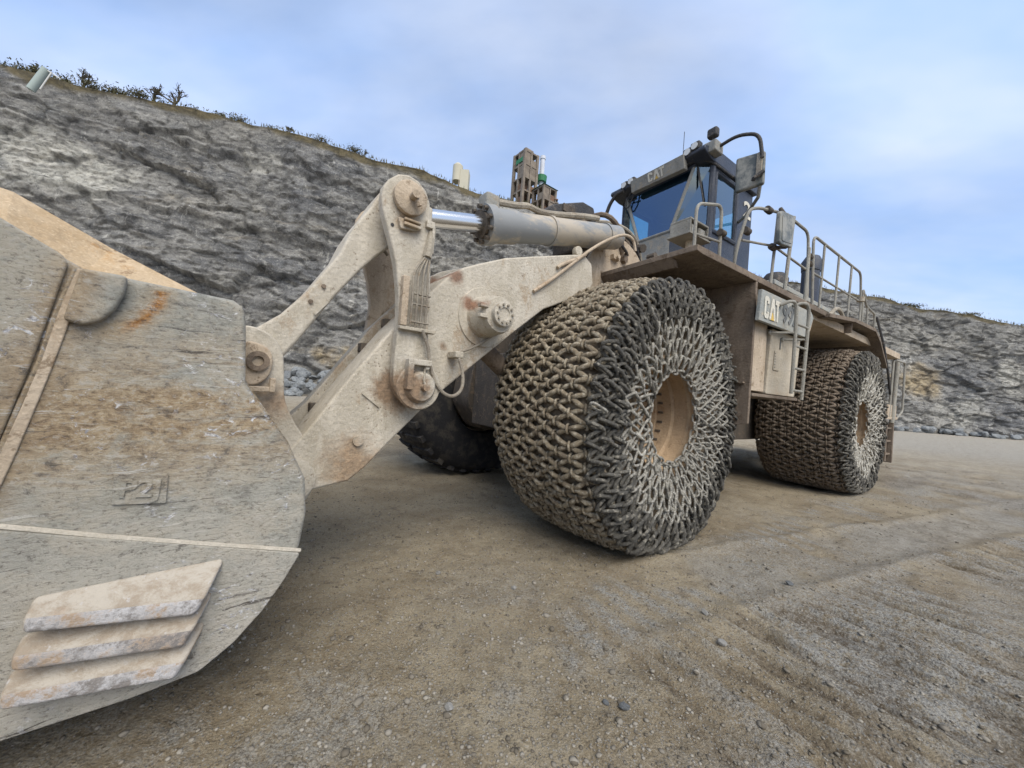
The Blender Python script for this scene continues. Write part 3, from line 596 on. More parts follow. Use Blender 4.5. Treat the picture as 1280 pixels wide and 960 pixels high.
# ---------------------------------------------------------------- things on the skyline
def crest(x, back=0.5):
    return Vector((x, float(np.interp(x, px, py)) + back, float(np.interp(x, px, ph)) + 0.15))
def bare_tree(p, h, seed, label, spread=0.55, levels=4, leafy=0, group=None, name='bare_tree', cat='tree'):
    r = random.Random(seed); root = bpy.data.objects.new(name, None); col.objects.link(root); root.location = p
    trunk, crown = MB(), MB()
    def grow(mb, a, d, L, rad, lev):
        b = a + d * L; mid = a.lerp(b, .5) + Vector((r.uniform(-1, 1), r.uniform(-1, 1), r.uniform(-.4, .4))) * L * .08
        mb.tube([a, mid, b], [rad, rad * .82, rad * .6], 4 if lev else 6)
        if lev >= levels: return
        for k in range(r.choice((3, 3, 4)) if lev < levels - 1 else 3):
            nd = (d * .75 + Vector((r.gauss(0, 1), r.gauss(0, 1), r.gauss(.25, .6))) * spread).normalized()
            grow(crown, a.lerp(b, r.uniform(.45, 1)), nd, L * r.uniform(.55, .78), max(rad * .62, .014), lev + 1)
    grow(trunk, Vector((0, 0, -.3)), Vector((r.uniform(-.1, .1), r.uniform(-.1, .1), 1)).normalized(), h * .36, h * .042, 0)
    build(trunk, 'trunk', 'twig', root); o = build(crown, 'crown', 'twig', root)
    tag(root, label, cat, group); return root
bare_tree(crest(-25.3), 2.6, 3, 'bare round-headed tree, tallest on the cliff top skyline')
bare_tree(crest(-26.5), 2.0, 5, 'ragged bare bush-like tree left of the tallest skyline tree')
bare_tree(crest(-30.2, .6), 2.3, 8, 'thin leafless sapling standing above the brush near the pale chute', .4)
bare_tree(crest(-13.4), 1.3, 12, 'small bare sapling alone on the crest left of the linkage', .5)
bare_tree(crest(-18.4), 1.2, 17, 'low bare shrub where the brush line thins out on the crest', .6)
def shrub(p, h, w, seed, label, group):
    r = random.Random(seed); root = bpy.data.objects.new('shrub', None); col.objects.link(root); root.location = p
    st, lf = MB(), MB()
    for k in range(7):
        a = Vector((r.uniform(-w, w) * .35, r.uniform(-.2, .2), -.2)); b = Vector((r.uniform(-w, w) * .6, r.uniform(-.3, .3), h * r.uniform(.6, 1.1)))
        st.tube([a, a.lerp(b, .5) + Vector((r.uniform(-.1, .1), 0, .05)), b], [.025, .018, .008], 4)
    for k in range(420):
        q = Vector((r.gauss(0, w * .4), r.gauss(0, w * .3), abs(r.gauss(.22, .28)) * h)); s_ = r.uniform(.04, .11) * (0.6 + .4 * h)
        e1 = Vector((r.gauss(0, 1), r.gauss(0, 1), r.gauss(0, 1))).normalized() * s_; e2 = Vector((r.gauss(0, 1), r.gauss(0, 1), r.gauss(0, 1))).normalized() * s_
        lf.add([q - e1, q + e2 * .6, q + e1, q - e2 * .6], [(0, 1, 2, 3)])
    build(st, 'stem', 'twig', root); me_ = lf.mesh('foliage'); link('foliage', me_, 'scrub_leaf', root)
    tag(root, label, 'shrub', group)
k = 0
for x in np.concatenate([np.arange(-44, -26.4, 0.9), np.arange(-26.0, -20, 1.5), np.array([-23.0, -19.4, -17.2, -16.1, -14.0, -11.4])]):
    dens_h = 0.62 if x < -27 else (0.45 if x < -20 else 0.34)
    shrub(crest(x + rr.uniform(-.2, .2), rr.uniform(.1, 1.2)), dens_h * rr.uniform(.6, 1.25), rr.uniform(.6, 1.0), 900 + k, 'dark brushy shrub in the thicket along the cliff top', 'shrubs along the cliff top'); k += 1
for x, h in ((45.5, .35), (46.3, .5), (52.5, .3)):
    shrub(crest(x, .4), h, 1.3, 960 + k, 'low shrub on the crest of the right-hand quarry face', 'shrubs on the right-hand crest'); k += 1
# brown grass tufts: one uncountable mass along the crest
gm = MB(); r3 = random.Random(33)
for k in range(5200):
    x = r3.uniform(-46, 62); p = crest(x, r3.uniform(-.25, 1.6)); h = r3.uniform(.05, .17); d = Vector((r3.uniform(-.1, .1), r3.uniform(-.1, .1), h)); q = Vector((r3.uniform(-.03, .03), r3.uniform(-.02, .02), 0)) + Vector((.025, 0, 0))
    gm.add([p - q - Vector((0, 0, .15)), p + q - Vector((0, 0, .15)), p + d], [(0, 1, 2)])
tag(link('dry_grass', gm.mesh('dry_grass'), 'scrub_leaf'), 'dry brown grass growing along the rim of the quarry', 'grass', kind='stuff')
# pale chute and prop on the upper bench, far left
root = bpy.data.objects.new('chute', None); col.objects.link(root)
b_ = crest(-30.4, -1.2); root.location = (b_.x, b_.y - .3, b_.z - 2.4)
build(MB().cyl((-.30, 0, .5), (.28, .2, 2.0), .20, 14), 'pipe', 'chute_grey', root, sm=True)
build(MB().cyl((.40, -.1, .5), (.75, .1, 1.75), .035, 8), 'prop', 'chute_white', root)
build(MB().cyl((.2, .15, 2.0), (1.2, .2, 1.45), .03, 8), 'brace', 'chute_white', root)
tag(root, 'grey-green pipe chute with a white prop on the cliff top, far left', 'chute')

# concrete preheater tower, stack, lower building, silo: on the plateau beyond the crest
def frame_tower(name, at, wx, wy, z0, z1, storey, rot, label, cat, col_w=0.7, fill=0.45, seed=1, roof=None):
    r = random.Random(seed); root = bpy.data.objects.new(name, None); col.objects.link(root); root.location = (at[0], at[1], z0); root.rotation_euler = (0, 0, rot); H = z1 - z0
    for sx in (-1, 0, 1):
        for sy in (-1, 0, 1):
            if sx == 0 and sy == 0: continue
            w = col_w * (0.75 if 0 in (sx, sy) else 1)
            build(MB().box(sx * wx / 2 - w / 2, sx * wx / 2 + w / 2, sy * wy / 2 - w / 2, sy * wy / 2 + w / 2, 0, H), 'column', 'concrete', root)
    n = int(H / storey)
    for k in range(1, n + 1):
        z = k * H / n
        build(MB().box(-wx / 2 - .25, wx / 2 + .25, -wy / 2 - .25, wy / 2 + .25, z - .55, z - .003 * k % .2), 'floor_slab', 'concrete', root)
        if k > n - 6:
            for side in range(4):
                for half in (-1, 1):
                    q = r.random()
                    if q > fill: continue
                    zz0, zz1 = z - H / n + .05, z - (.6 if q < fill * .5 else H / n * .55)
                    m_ = 'concrete' if q < fill * .75 else 'rusty_brown'
                    a0, a1 = (half * wx / 4 - wx / 4 + .4, half * wx / 4 + wx / 4 - .4) if side < 2 else (half * wy / 4 - wy / 4 + .4, half * wy / 4 + wy / 4 - .4)
                    if side < 2: b = MB().box(a0, a1, (-1, 1)[side] * wy / 2 - .1, (-1, 1)[side] * wy / 2 + .1, zz0, zz1)
                    else: b = MB().box((-1, 1)[side - 2] * wx / 2 - .1, (-1, 1)[side - 2] * wx / 2 + .1, a0, a1, zz0, zz1)
                    build(b, 'wall_panel', m_, root)
            if r.random() < .8: build(MB().cyl((r.uniform(-.2, .2) * wx, r.uniform(-.2, .2) * wy, z - H / n), (0, 0, z - .5), wx * .2, 12), 'cyclone_vessel', 'rusty_brown', root)
    tag(root, label, cat); return root
tw = frame_tower('preheater_tower', (-.8, 120), 5.3, 5.4, 19, 79.4, 4.1, R(38), 'tall open concrete process tower with a green band, beyond the quarry rim', 'tower', .85, .62, 4)
build(MB().box(-1.2, 2.0, -1.2, 2.0, 60.4, 62.3), 'penthouse', 'concrete', tw)
build(MB().box(-3.05, -2.85, -2.7, 1.4, 56.6, 58.0), 'green_cladding', 'green_sheet', tw)
st = bpy.data.objects.new('chimney_stack', None); col.objects.link(st); st.location = (4.9, 124, 19)
build(MB().lathe([(0, 1.0), (60, .82), (62.2, .82), (62.2, 1.0), (63.2, 1.0), (63.2, .7), (60, .7)], 20, (0, 0, 1)), 'shaft', 'white_stack', st, sm=True)
build(MB().lathe([(54.2, .9), (54.2, 1.75), (56.2, 1.9), (56.4, .9)], 20, (0, 0, 1)), 'gallery', 'green_sheet', st)
tag(st, 'white round chimney with a green gallery right of the concrete tower', 'chimney')
lb = frame_tower('process_building', (6.0, 118), 5.2, 5.2, 19, 67.2, 3.8, R(38), 'lower open concrete building with a green pitched roof beside the tower', 'building', .6, .55, 9)
build(MB().add([(-3.2, -3.2, 48.2), (3.2, -3.2, 48.2), (3.2, 3.2, 48.2), (-3.2, 3.2, 48.2), (-.2, 0, 50.6), (.2, 0, 50.6)], [(0, 1, 5, 4), (1, 2, 5), (2, 3, 4, 5), (3, 0, 4), (3, 2, 1, 0)]), 'roof', 'green_sheet', lb)
cv = bpy.data.objects.new('stair_tower', None); col.objects.link(cv); cv.location = (10.2, 118, 19)
for k in range(14):
    build(MB().box(-1.2 + (.5 if k % 2 else 0) - (k - 10) * .22, 1.0 - (k - 10) * .22, -1, 1, 30 + k * 1.15, 30.3 + k * 1.15), 'landing', 'rusty_brown' if k % 3 else 'concrete', cv)
build(MB().cyl((1.8, 0, 0), (-.6, 0, 46), .18, 6).cyl((3.4, .5, 0), (1.0, .5, 44), .18, 6), 'stringer', 'concrete', cv)
tag(cv, 'rusty stepped stair structure at the right foot of the process buildings', 'stairs')
si = bpy.data.objects.new('silo', None); col.objects.link(si); si.location = (-15.5, 80, 19)
build(MB().lathe([(27.5, .01), (27.5, 1.1), (31.0, 1.1), (31.6, .5), (31.7, .01)], 20, (0, 0, 1)), 'drum', 'silo_cream', si, sm=True)
for q in range(4):
    a = q * math.pi / 2 + .6; build(MB().cyl((.95 * math.cos(a), .95 * math.sin(a), 0), (.95 * math.cos(a), .95 * math.sin(a), 27.6), .14, 8), 'leg', 'concrete', si)
build(MB().box(.75, 2.6, -.9, 1.4, 0, 29.9), 'annex', 'silo_cream', si)
tag(si, 'cream round silo with a square annex on the quarry rim', 'silo')

# ---------------------------------------------------------------- the wheel loader
THF, THR = 0.673484, 0.592733
OF = Vector((0.23297, 5.23094, 0)); OR_ = Vector((5.21773, 8.45791, 0))
MF = Matrix.Translation(OF) @ Matrix.Rotation(THF + math.pi, 4, 'Z')
MR = Matrix.Translation(OR_) @ Matrix.Rotation(THR + math.pi, 4, 'Z')
loader = bpy.data.objects.new('wheel_loader', None); col.objects.link(loader); loader.matrix_world = MF
RF = MF.inverted() @ MR                       # rear frame seen from the front frame (articulated joint)
tag(loader, 'huge dust-covered wheel loader with chain-wrapped tyres and lowered bucket', 'wheel loader')
def F(mb, name, mat, parent=None, **k): return build(mb, name, mat, parent or loader, **k)
def B(mb, name, mat, parent=None, **k):
    return build(mb, name, mat, parent or loader, mtx=None if parent else RF, **k)
def round_poly(pts, r=0.05, n=4):
    out = []; m = len(pts)
    for i in range(m):
        p = Vector(pts[i]); a = Vector(pts[i - 1]); b = Vector(pts[(i + 1) % m])
        ra = min(r, (a - p).length * .45); rb = min(r, (b - p).length * .45)
        p0 = p + (a - p).normalized() * ra; p1 = p + (b - p).normalized() * rb
        for k in range(n + 1):
            t = k / n; out.append(tuple(p0 * (1 - t) ** 2 + p * 2 * t * (1 - t) + p1 * t * t))
    return out
def disc_poly(c, r, n=28, a0=0, a1=2 * math.pi): return [(c[0] + r * math.cos(a0 + (a1 - a0) * k / n), c[1] + r * math.sin(a0 + (a1 - a0) * k / n)) for k in range(n if a1 - a0 > 6.2 else n + 1)]

# --- bucket
SIDE = [(3.115, .82), (3.13, .97), (3.20, 1.12), (3.30, 1.27), (3.37, 1.38), (3.385, 1.62), (3.395, 1.675), (3.43, 1.70), (3.82, 1.72), (3.99, 1.82), (4.3, 2.0), (4.75, 1.62), (5.2, .95), (5.42, .40), (5.42, .27), (4.2, .265), (3.62, .262), (3.44, .28), (3.34, .35), (3.25, .45), (3.18, .56), (3.13, .68)]
back = [(3.40, 1.69), (3.375, 1.40), (3.30, 1.28), (3.20, 1.13), (3.13, .97), (3.117, .82), (3.132, .69), (3.182, .57), (3.252, .46), (3.342, .36), (3.442, .29), (3.62, .272), (5.42, .272)]
inner = [(x + .05 * (1 if i < 9 else 0), z + .05 * (1 if i >= 7 else 0)) for i, (x, z) in enumerate(back)]
bucket = F(MB().prism(back + inner[::-1], -2.09, 2.09), 'bucket', 'bucket_steel')
F(MB().prism(SIDE, 2.09, 2.15), 'side_plate', 'bucket_steel', bucket, bevel=.02, seg=3)
F(MB().prism(SIDE, -2.15, -2.09), 'side_plate', 'bucket_steel', bucket, bevel=.012)
F(MB().prism(round_poly([(3.845, 1.74), (3.99, 1.828), (4.3, 2.01), (4.76, 1.63), (5.18, .96), (4.02, .93), (3.955, 1.13), (3.90, 1.41)], .03), 2.15, 2.166), 'side_cutter', 'bucket_steel', bucket, bevel=.014, seg=3)
F(MB().prism([(3.838, 1.715), (3.806, 1.715), (3.832, 1.56), (3.858, 1.41), (3.886, 1.27), (3.915, 1.13), (3.965, .915), (4.0, .92), (3.946, 1.13), (3.914, 1.27), (3.886, 1.41), (3.862, 1.56)], 2.15, 2.1575), 'seam_strip', 'dust_warm', bucket, bevel=.004)
F(MB().tube([(3.832, 2.152, 1.715), (3.865, 2.152, 1.56), (3.888, 2.152, 1.41), (3.92, 2.152, 1.27), (3.948, 2.152, 1.13), (4.0, 2.152, .92)], .007, 8), 'weld_bead', 'bucket_steel', bucket, sm=True)
F(MB().prism(round_poly([(4.6, .98), (3.93, .90), (3.128, .655), (3.18, .555), (3.25, .445), (3.34, .345), (3.44, .275), (3.62, .258), (4.6, .258)], .012, 2), 2.15, 2.166), 'heel_plate', 'bucket_steel', bucket, bevel=.006)
F(MB().tube([(3.128, 2.155, .662), (3.4, 2.156, .742), (3.7, 2.156, .832), (3.93, 2.156, .908), (4.6, 2.156, .985)], .009, 6), 'weld_bead', 'dust_arm', bucket, sm=True)
hm = [(3.845, 1.545), (3.818, 1.715), (3.715, 1.715), (3.717, 1.66), (3.735, 1.60), (3.765, 1.555), (3.80, 1.535)]
F(MB().prism(hm, 2.15, 2.185), 'lifting_boss', 'bucket_steel', bucket, bevel=.012, seg=3)
for k, (zt, zf, xl, xr) in enumerate(((.685, .625, 3.855, 3.43), (.575, .52, 3.87, 3.455), (.475, .415, 3.885, 3.47))):
    q = [(xl, 2.16, zf - .004), (xr + .025, 2.16, zf - .085), (xr + .035, 2.25, zf - .088), (xl, 2.245, zf - .018), (xl, 2.16, zt), (xr - .05, 2.16, zt + .018 - .01 * k), (xr + .005, 2.245, zf - .035), (xl, 2.24, zf + .03)]
    wb = F(MB().hexa(q), 'wear_bar', 'wear_bar', bucket, bevel=.016, seg=4); wb.data.materials.append(MAT['worn_edge'])
    for fi_ in (3, 4): wb.data.polygons[fi_].material_index = 1
np_ = [(3.708, 1.048), (3.572, 1.035), (3.572, .930), (3.708, .942)]
plate = F(MB().prism(np_, 2.15, 2.158), 'name_plate', 'bucket_steel', bucket, bevel=.002)
def text_mesh(s, size, depth=0.0, bold=0.0):
    cu = bpy.data.curves.new('txt', 'FONT'); cu.body = s; cu.size = size; cu.extrude = depth; cu.offset = bold; cu.align_x = 'CENTER'; cu.align_y = 'CENTER'
    ob = bpy.data.objects.new('txt', cu); col.objects.link(ob); dg = bpy.context.evaluated_depsgraph_get(); me_ = bpy.data.meshes.new_from_object(ob.evaluated_get(dg)); bpy.data.objects.remove(ob); return me_
def face_y(x, y, z, tilt=0.0):      # letters readable from +y: text x runs along -x, text y along z
    return Matrix.Translation((x, y, z)) @ Matrix(((-1, 0, 0, 0), (0, 0, 1, 0), (0, 1, 0, 0), (0, 0, 0, 1))) @ Matrix.Rotation(tilt, 4, 'Z')
me_ = text_mesh('P2J', .085, .0045, .002)
for v in me_.vertices: v.co = face_y(3.64, 2.159, .989, R(-4)) @ v.co
link('embossed_letters', me_, 'bucket_steel', plate)
# spill guard: sloping end plates and top sheet
for sy in (1, -1):
    y0, y1 = 2.11 * sy, 1.93 * sy
    g = MB(); lo = [(3.52, 1.70), (3.82, 1.715), (3.99, 1.815), (4.3, 1.99)]; hi = [(3.56, 1.735), (3.80, 1.848), (4.03, 1.968), (4.38, 2.03)]
    vs = [(x, y0, z) for x, z in lo] + [(x, y1, z) for x, z in hi] + [(x, y0 - .03 * sy, z - .02) for x, z in lo] + [(x, y1 - .03 * sy, z - .02) for x, z in hi]
    g.add(vs, [(i, i + 1, i + 5, i + 4) for i in range(3)] + [(i + 8, i + 12, i + 13, i + 9) for i in range(3)] + [(i + 4, i + 5, i + 13, i + 12) for i in range(3)] + [(0, 4, 12, 8), (3, 11, 15, 7)])
    F(g, 'guard_end', 'spill_tan', bucket)
F(MB().prism([(3.56, 1.73), (3.80, 1.845), (4.03, 1.965), (4.38, 2.027), (4.38, 2.0), (4.03, 1.94), (3.80, 1.82), (3.42, 1.66), (3.42, 1.69)], -1.90, 1.90), 'spill_guard', 'spill_tan', bucket)
F(MB().box(5.40, 5.75, -2.15, 2.15, .215, .268), 'cutting_edge', 'bucket_steel', bucket, bevel=.01)
for k in range(8):
    y = -1.96 + k * .56
    F(MB().hexa([(5.6, y - .1, .18), (6.05, y - .07, .2), (6.05, y + .07, .2), (5.6, y + .1, .18), (5.6, y - .1, .33), (6.05, y - .07, .235), (6.05, y + .07, .235), (5.6, y + .1, .33)]), 'tooth', 'bucket_steel', bucket, bevel=.01)
EAR = round_poly([(3.42, 1.66), (3.34, 1.685), (3.23, 1.645), (3.172, 1.55), (3.160, 1.42), (3.150, 1.27), (3.085, 1.13), (3.01, 1.02), (2.955, .86), (2.955, .72), (3.03, .60), (3.16, .58), (3.22, .7), (3.24, 1.1), (3.42, 1.35)], .05)
F(MB().prism(EAR, 1.36, 1.44), 'bucket_bracket', 'dust_arm', bucket, bevel=.012)
F(MB().prism(EAR, .86, .94), 'bucket_bracket', 'dust_arm', bucket, bevel=.012)
F(MB().prism(round_poly([(3.36, 1.60), (3.25, 1.57), (3.22, 1.50), (3.235, 1.40), (3.30, 1.34), (3.38, 1.36)], .04), 1.44, 1.475), 'pin_retainer', 'dust_warm', bucket, bevel=.012)
F(MB().lathe([(0, .055), (.02, .055), (.02, .028), (-.05, .026), (-.05, .001)], 20, (0, 1, 0), (3.295, 1.476, 1.485)), 'pin', 'dust_brown', bucket, sm=True)
F(MB().box(3.22, 3.34, 1.475, 1.51, 1.315, 1.345).box(3.205, 3.235, 1.475, 1.515, 1.315, 1.395), 'retainer_tab', 'dust_warm', bucket, bevel=.006)
F(MB().lathe([(0, .13), (.05, .13), (.06, .10), (.06, .001)], 28, (0, 1, 0), (3.09, 1.44, .80)), 'hinge_pin', 'dust_arm', bucket, sm=True)

# --- lift arm, lever, link
ARM = [(3.17, .90), (3.04, 1.06), (2.83, 1.385), (2.55, 1.785), (2.40, 1.97), (2.29, 2.10), (2.15, 2.255), (2.02, 2.36), (1.88, 2.43), (1.62, 2.55), (1.38, 2.63), (.76, 2.83), (.62, 2.865), (.50, 2.80), (.46, 2.6), (.54, 2.48), (.76, 2.38), (1.14, 2.20), (1.5, 1.91), (1.81, 1.65), (2.21, 1.31), (2.44, 1.07), (2.66, .835), (2.76, .755), (2.96, .72), (3.08, .70), (3.17, .78)]
arm = F(MB().prism(ARM, 1.12, 1.45), 'lift_arm', 'dust_arm', bevel=.018, seg=3)
INN = [(3.10, 1.10), (2.97, 1.24), (2.80, 1.49), (2.57, 1.83), (2.40, 2.03), (2.20, 2.28), (2.02, 2.41), (1.88, 2.47), (1.4, 2.66), (1.4, 2.4), (1.9, 2.2), (2.3, 1.85), (2.7, 1.3), (2.98, .98)]
F(MB().prism(INN, .92, 1.06), 'inner_web', 'dust_arm', arm, bevel=.01)
for x, z in ((2.92, 1.20), (2.62, 1.66), (2.46, 1.87)):
    F(MB().box(x - .04, x + .04, 1.05, 1.14, z - .03, z + .035), 'web_clip', 'dark_frame', arm, bevel=.005)
F(MB().lathe([(0, .245), (.012, .24), (.012, .02)], 40, (0, 1, 0), (1.80, 1.45, 2.0)), 'boss_pad', 'dust_arm', arm, sm=True)
F(MB().lathe([(0, .175), (.03, .165), (.20, .145), (.225, .135), (.23, .095), (.25, .09), (.25, .001)], 36, (0, 1, 0), (1.80, 1.455, 2.0)), 'trunnion', 'dust_arm', arm, sm=True)
cap = F(MB().lathe([(0, .095), (.025, .095), (.03, .085), (.03, .05), (.02, .045), (.02, .001)], 28, (0, 1, 0), (1.80, 1.705, 2.0)), 'trunnion_cap', 'dust_arm', arm, sm=True)
for k in range(10):
    a = k * math.pi / 5
    F(MB().cyl((1.80 + .07 * math.cos(a), 1.73, 2.0 + .07 * math.sin(a)), (1.80 + .07 * math.cos(a), 1.75, 2.0 + .07 * math.sin(a)), .010, 6), 'bolt', 'hose_dust', cap)
F(MB().box(1.92, 1.99, 1.64, 1.69, 2.03, 2.06).box(1.92, 1.99, 1.64, 1.69, 1.95, 1.98), 'cap_lug', 'dust_arm', arm, bevel=.005)
F(MB().cyl((2.72, 1.45, 1.02), (2.72, 1.47, 1.02), .035, 12), 'plug', 'dust_arm', arm, sm=True)
F(MB().prism([(2.72, 1.33), (2.60, 1.24), (2.595, 1.25), (2.715, 1.345)], 1.45, 1.462), 'weld_seam', 'dust_arm', arm)
F(MB().prism(disc_poly((.61, 2.93), .055, 18), 1.30, 1.36), 'lifting_eye', 'dust_arm', arm, bevel=.012)
LEV = [(2.725, 2.60), (2.715, 2.53), (2.675, 2.42), (2.635, 2.31), (2.60, 2.20), (2.568, 2.02), (2.555, 1.84), (2.56, 1.62), (2.56, 1.44), (2.535, 1.35), (2.475, 1.285), (2.39, 1.262), (2.31, 1.285), (2.25, 1.345), (2.235, 1.42), (2.265, 1.53), (2.315, 1.66), (2.335, 1.78), (2.34, 2.0), (2.355, 2.32), (2.372, 2.45), (2.385, 2.58), (2.395, 2.68), (2.43, 2.755), (2.49, 2.80), (2.56, 2.812), (2.63, 2.79), (2.69, 2.73), (2.72, 2.67)]
lever = F(MB().prism(LEV, 1.49, 1.57), 'tilt_lever', 'dust_arm', bevel=.014, seg=3)
F(MB().prism([(x - .01 if z > 2 else x + .02, z) for x, z in LEV], .88, .95), 'inner_plate', 'dust_warm', lever, bevel=.012)
F(MB().cyl((2.555, .80, 2.64), (2.555, 1.58, 2.64), .095, 24), 'lever_pin', 'dust_warm', lever, sm=True)
F(MB().lathe([(0, .105), (.012, .112), (.045, .112), (.055, .098), (.055, .001)], 32, (0, 1, 0), (2.55, 1.571, 2.645)), 'pin_cap', 'dust_warm', lever, sm=True)
F(MB().cyl((2.545, 1.63, 2.645), (2.545, 1.69, 2.645), .026, 10).cyl((2.535, 1.66, 2.64), (2.51, 1.665, 2.585), .016, 8), 'grease_fitting', 'dust_warm', lever, sm=True)
F(MB().prism(round_poly([(2.62, 2.50), (2.60, 2.43), (2.50, 2.445), (2.45, 2.47), (2.45, 2.515), (2.53, 2.50)], .015), 1.57, 1.60).box(2.47, 2.585, 1.60, 1.625, 2.455, 2.475).box(2.47, 2.585, 1.60, 1.625, 2.487, 2.503), 'pin_keeper', 'dust_arm', lever, bevel=.006)
F(MB().cyl((2.645, 1.565, 2.445), (2.645, 1.573, 2.445), .012, 10), 'bolt_hole', 'black_steel', lever)
F(MB().lathe([(0, .155), (.02, .16), (.035, .15), (.035, .11), (.06, .105), (.075, .09), (.075, .001)], 32, (0, 1, 0), (2.385, 1.571, 1.40)), 'pivot_cap', 'dust_arm', lever, sm=True)
F(MB().box(2.46, 2.50, 1.60, 1.67, 1.38, 1.56).box(2.33, 2.50, 1.60, 1.665, 1.545, 1.585).box(2.34, 2.37, 1.60, 1.65, 1.52, 1.56), 'keeper_bracket', 'dust_arm', lever, bevel=.007)
F(MB().cyl((2.375, 1.64, 1.40), (2.375, 1.70, 1.40), .024, 10), 'grease_fitting', 'dust_arm', lever, sm=True)
F(MB().box(2.515, 2.56, 1.57, 1.62, 1.80, 2.13), 'hose_channel', 'dust_warm', lever, bevel=.006)
F(MB().box(2.30, 2.56, 1.57, 1.615, 1.775, 1.80), 'hose_shelf', 'dust_arm', lever, bevel=.005)
for k in range(4):
    x = 2.49 - k * .035
    F(MB().tube([(2.41 - .01 * k, 1.60, 2.30), (x + .01, 1.62, 2.16), (x, 1.62, 2.0), (x, 1.61, 1.80)], .0075, 6, smooth=2), 'grease_line', 'hose_dust', lever, sm=True)
F(MB().tube([(2.36, 1.55, 2.52), (2.375, 1.58, 2.42), (2.40, 1.60, 2.29)], .030, 8, smooth=2), 'hose_sleeve', 'hose_dust', lever, sm=True)
for z in (2.02, 1.95, 1.83):
    F(MB().box(2.36, 2.49, 1.60, 1.622, z, z + .010), 'line_clamp', 'hose_dust', lever, bevel=.003)
F(MB().box(2.36, 2.42, 1.53, 1.60, 2.50, 2.55).box(2.355, 2.375, 1.53, 1.6, 2.33, 2.52), 'hose_guide', 'dust_arm', lever, bevel=.005)
F(MB().tube([(2.40, 1.61, 1.79), (2.345, 1.61, 1.68), (2.33, 1.61, 1.58), (2.29, 1.62, 1.46), (2.22, 1.62, 1.37), (2.13, 1.62, 1.34), (2.055, 1.62, 1.40), (2.045, 1.60, 1.52), (2.08, 1.56, 1.66)], .0125, 8, smooth=2), 'grease_hose', 'hose_dust', arm, sm=True)
F(MB().box(2.04, 2.11, 1.45, 1.58, 1.635, 1.685), 'hose_block', 'dust_arm', arm, bevel=.008)
F(MB().tube([(2.08, 1.53, 1.67), (1.95, 1.50, 1.72), (1.80, 1.48, 1.80), (1.55, 1.48, 2.0)], .010, 6, smooth=2), 'grease_hose', 'hose_dust', arm, sm=True)
F(MB().tube([(2.36, 1.62, 1.60), (2.38, 1.65, 1.45), (2.375, 1.68, 1.41)], .008, 6, smooth=1), 'grease_line', 'hose_dust', lever, sm=True)
F(MB().tube([(2.66, 1.25, 2.39), (2.60, 1.3, 2.36), (2.57, 1.3, 2.33)], .012, 6, smooth=2), 'grease_hose', 'hose_dust', lever, sm=True)
LNK = [(2.48, 2.79), (2.60, 2.80), (2.68, 2.72), (2.745, 2.58), (2.80, 2.49), (2.86, 2.36), (2.91, 2.22), (3.07, 1.945), (3.20, 1.775), (3.33, 1.66), (3.36, 1.54), (3.30, 1.44), (3.20, 1.46), (3.165, 1.53), (3.10, 1.63), (2.91, 1.95), (2.78, 2.14), (2.68, 2.265), (2.55, 2.40), (2.45, 2.55), (2.44, 2.70)]
linkp = F(MB().prism(LNK, 1.06, 1.40), 'bucket_link', 'dust_arm', bevel=.02, seg=3)
F(MB().prism([(3.02, 1.80), (2.95, 1.895), (2.96, 1.905), (3.03, 1.81)], 1.40, 1.412), 'weld_seam', 'dust_arm', linkp)
for x, z in ((3.05, 1.88), (2.985, 1.99)):
    F(MB().cyl((x, 1.40, z), (x, 1.41, z), .014, 8), 'bolt', 'dust_brown', linkp)

# --- tilt cylinder
cyl_d = Vector((-.07, 1.3, 3.32)) - Vector((1.77, 1.3, 2.84)); cyl_d.normalize(); rod0 = Vector((2.52, 1.27, 2.655))
c0 = Vector((1.77, 1.27, 2.842)); c1 = Vector((-.10, 1.27, 3.325))
tc_ = F(MB().lathe([(0, .05), (0, .172), (.09, .172), (.10, .150), (.35, .150), (.36, .135), ((c1 - c0).length, .135), ((c1 - c0).length, .01)], 36, c1 - c0, c0), 'tilt_cylinder', 'cylinder_paint', sm=True)
F(MB().cyl(rod0, c0 + cyl_d * .05, .072, 64), 'rod', 'chrome_rod', tc_, sm=True)
F(MB().lathe([(-.03, .06), (-.03, .115), (.0, .115), (.0, .06)], 28, c1 - c0, c0), 'gland_ring', 'dark_frame', tc_, sm=True)
for k in range(10):
    a = k * math.pi / 5; u_ = cyl_d.orthogonal().normalized(); w_ = cyl_d.cross(u_); q = c0 + (u_ * math.cos(a) + w_ * math.sin(a)) * .145
    F(MB().cyl(q - cyl_d * .035, q, .02, 6), 'gland_bolt', 'dark_frame', tc_)
F(MB().box(2.28, 2.40, 1.16, 1.38, 2.62, 2.76), 'rod_eye', 'dust_arm', tc_, bevel=.02)
F(MB().tube([(1.73, 1.30, 2.98), (1.74, 1.30, 3.05), (1.62, 1.30, 3.08), (1.42, 1.30, 3.125), (1.30, 1.30, 3.175), (1.16, 1.30, 3.165), (.95, 1.30, 3.215), (.50, 1.30, 3.36), (.22, 1.25, 3.45)], .030, 8, smooth=2), 'supply_pipe', 'hose_dust', tc_, sm=True)
F(MB().box(1.66, 1.80, 1.22, 1.36, 2.97, 3.10), 'pipe_elbow', 'grey_paint', tc_, bevel=.02)
for t in (.42, .88):
    q = c0.lerp(c1, t); F(MB().lathe([(-.02, .1365), (-.02, .146), (.02, .146), (.02, .1365)], 28, cyl_d, q), 'clamp_band', 'cylinder_paint', tc_, sm=True)

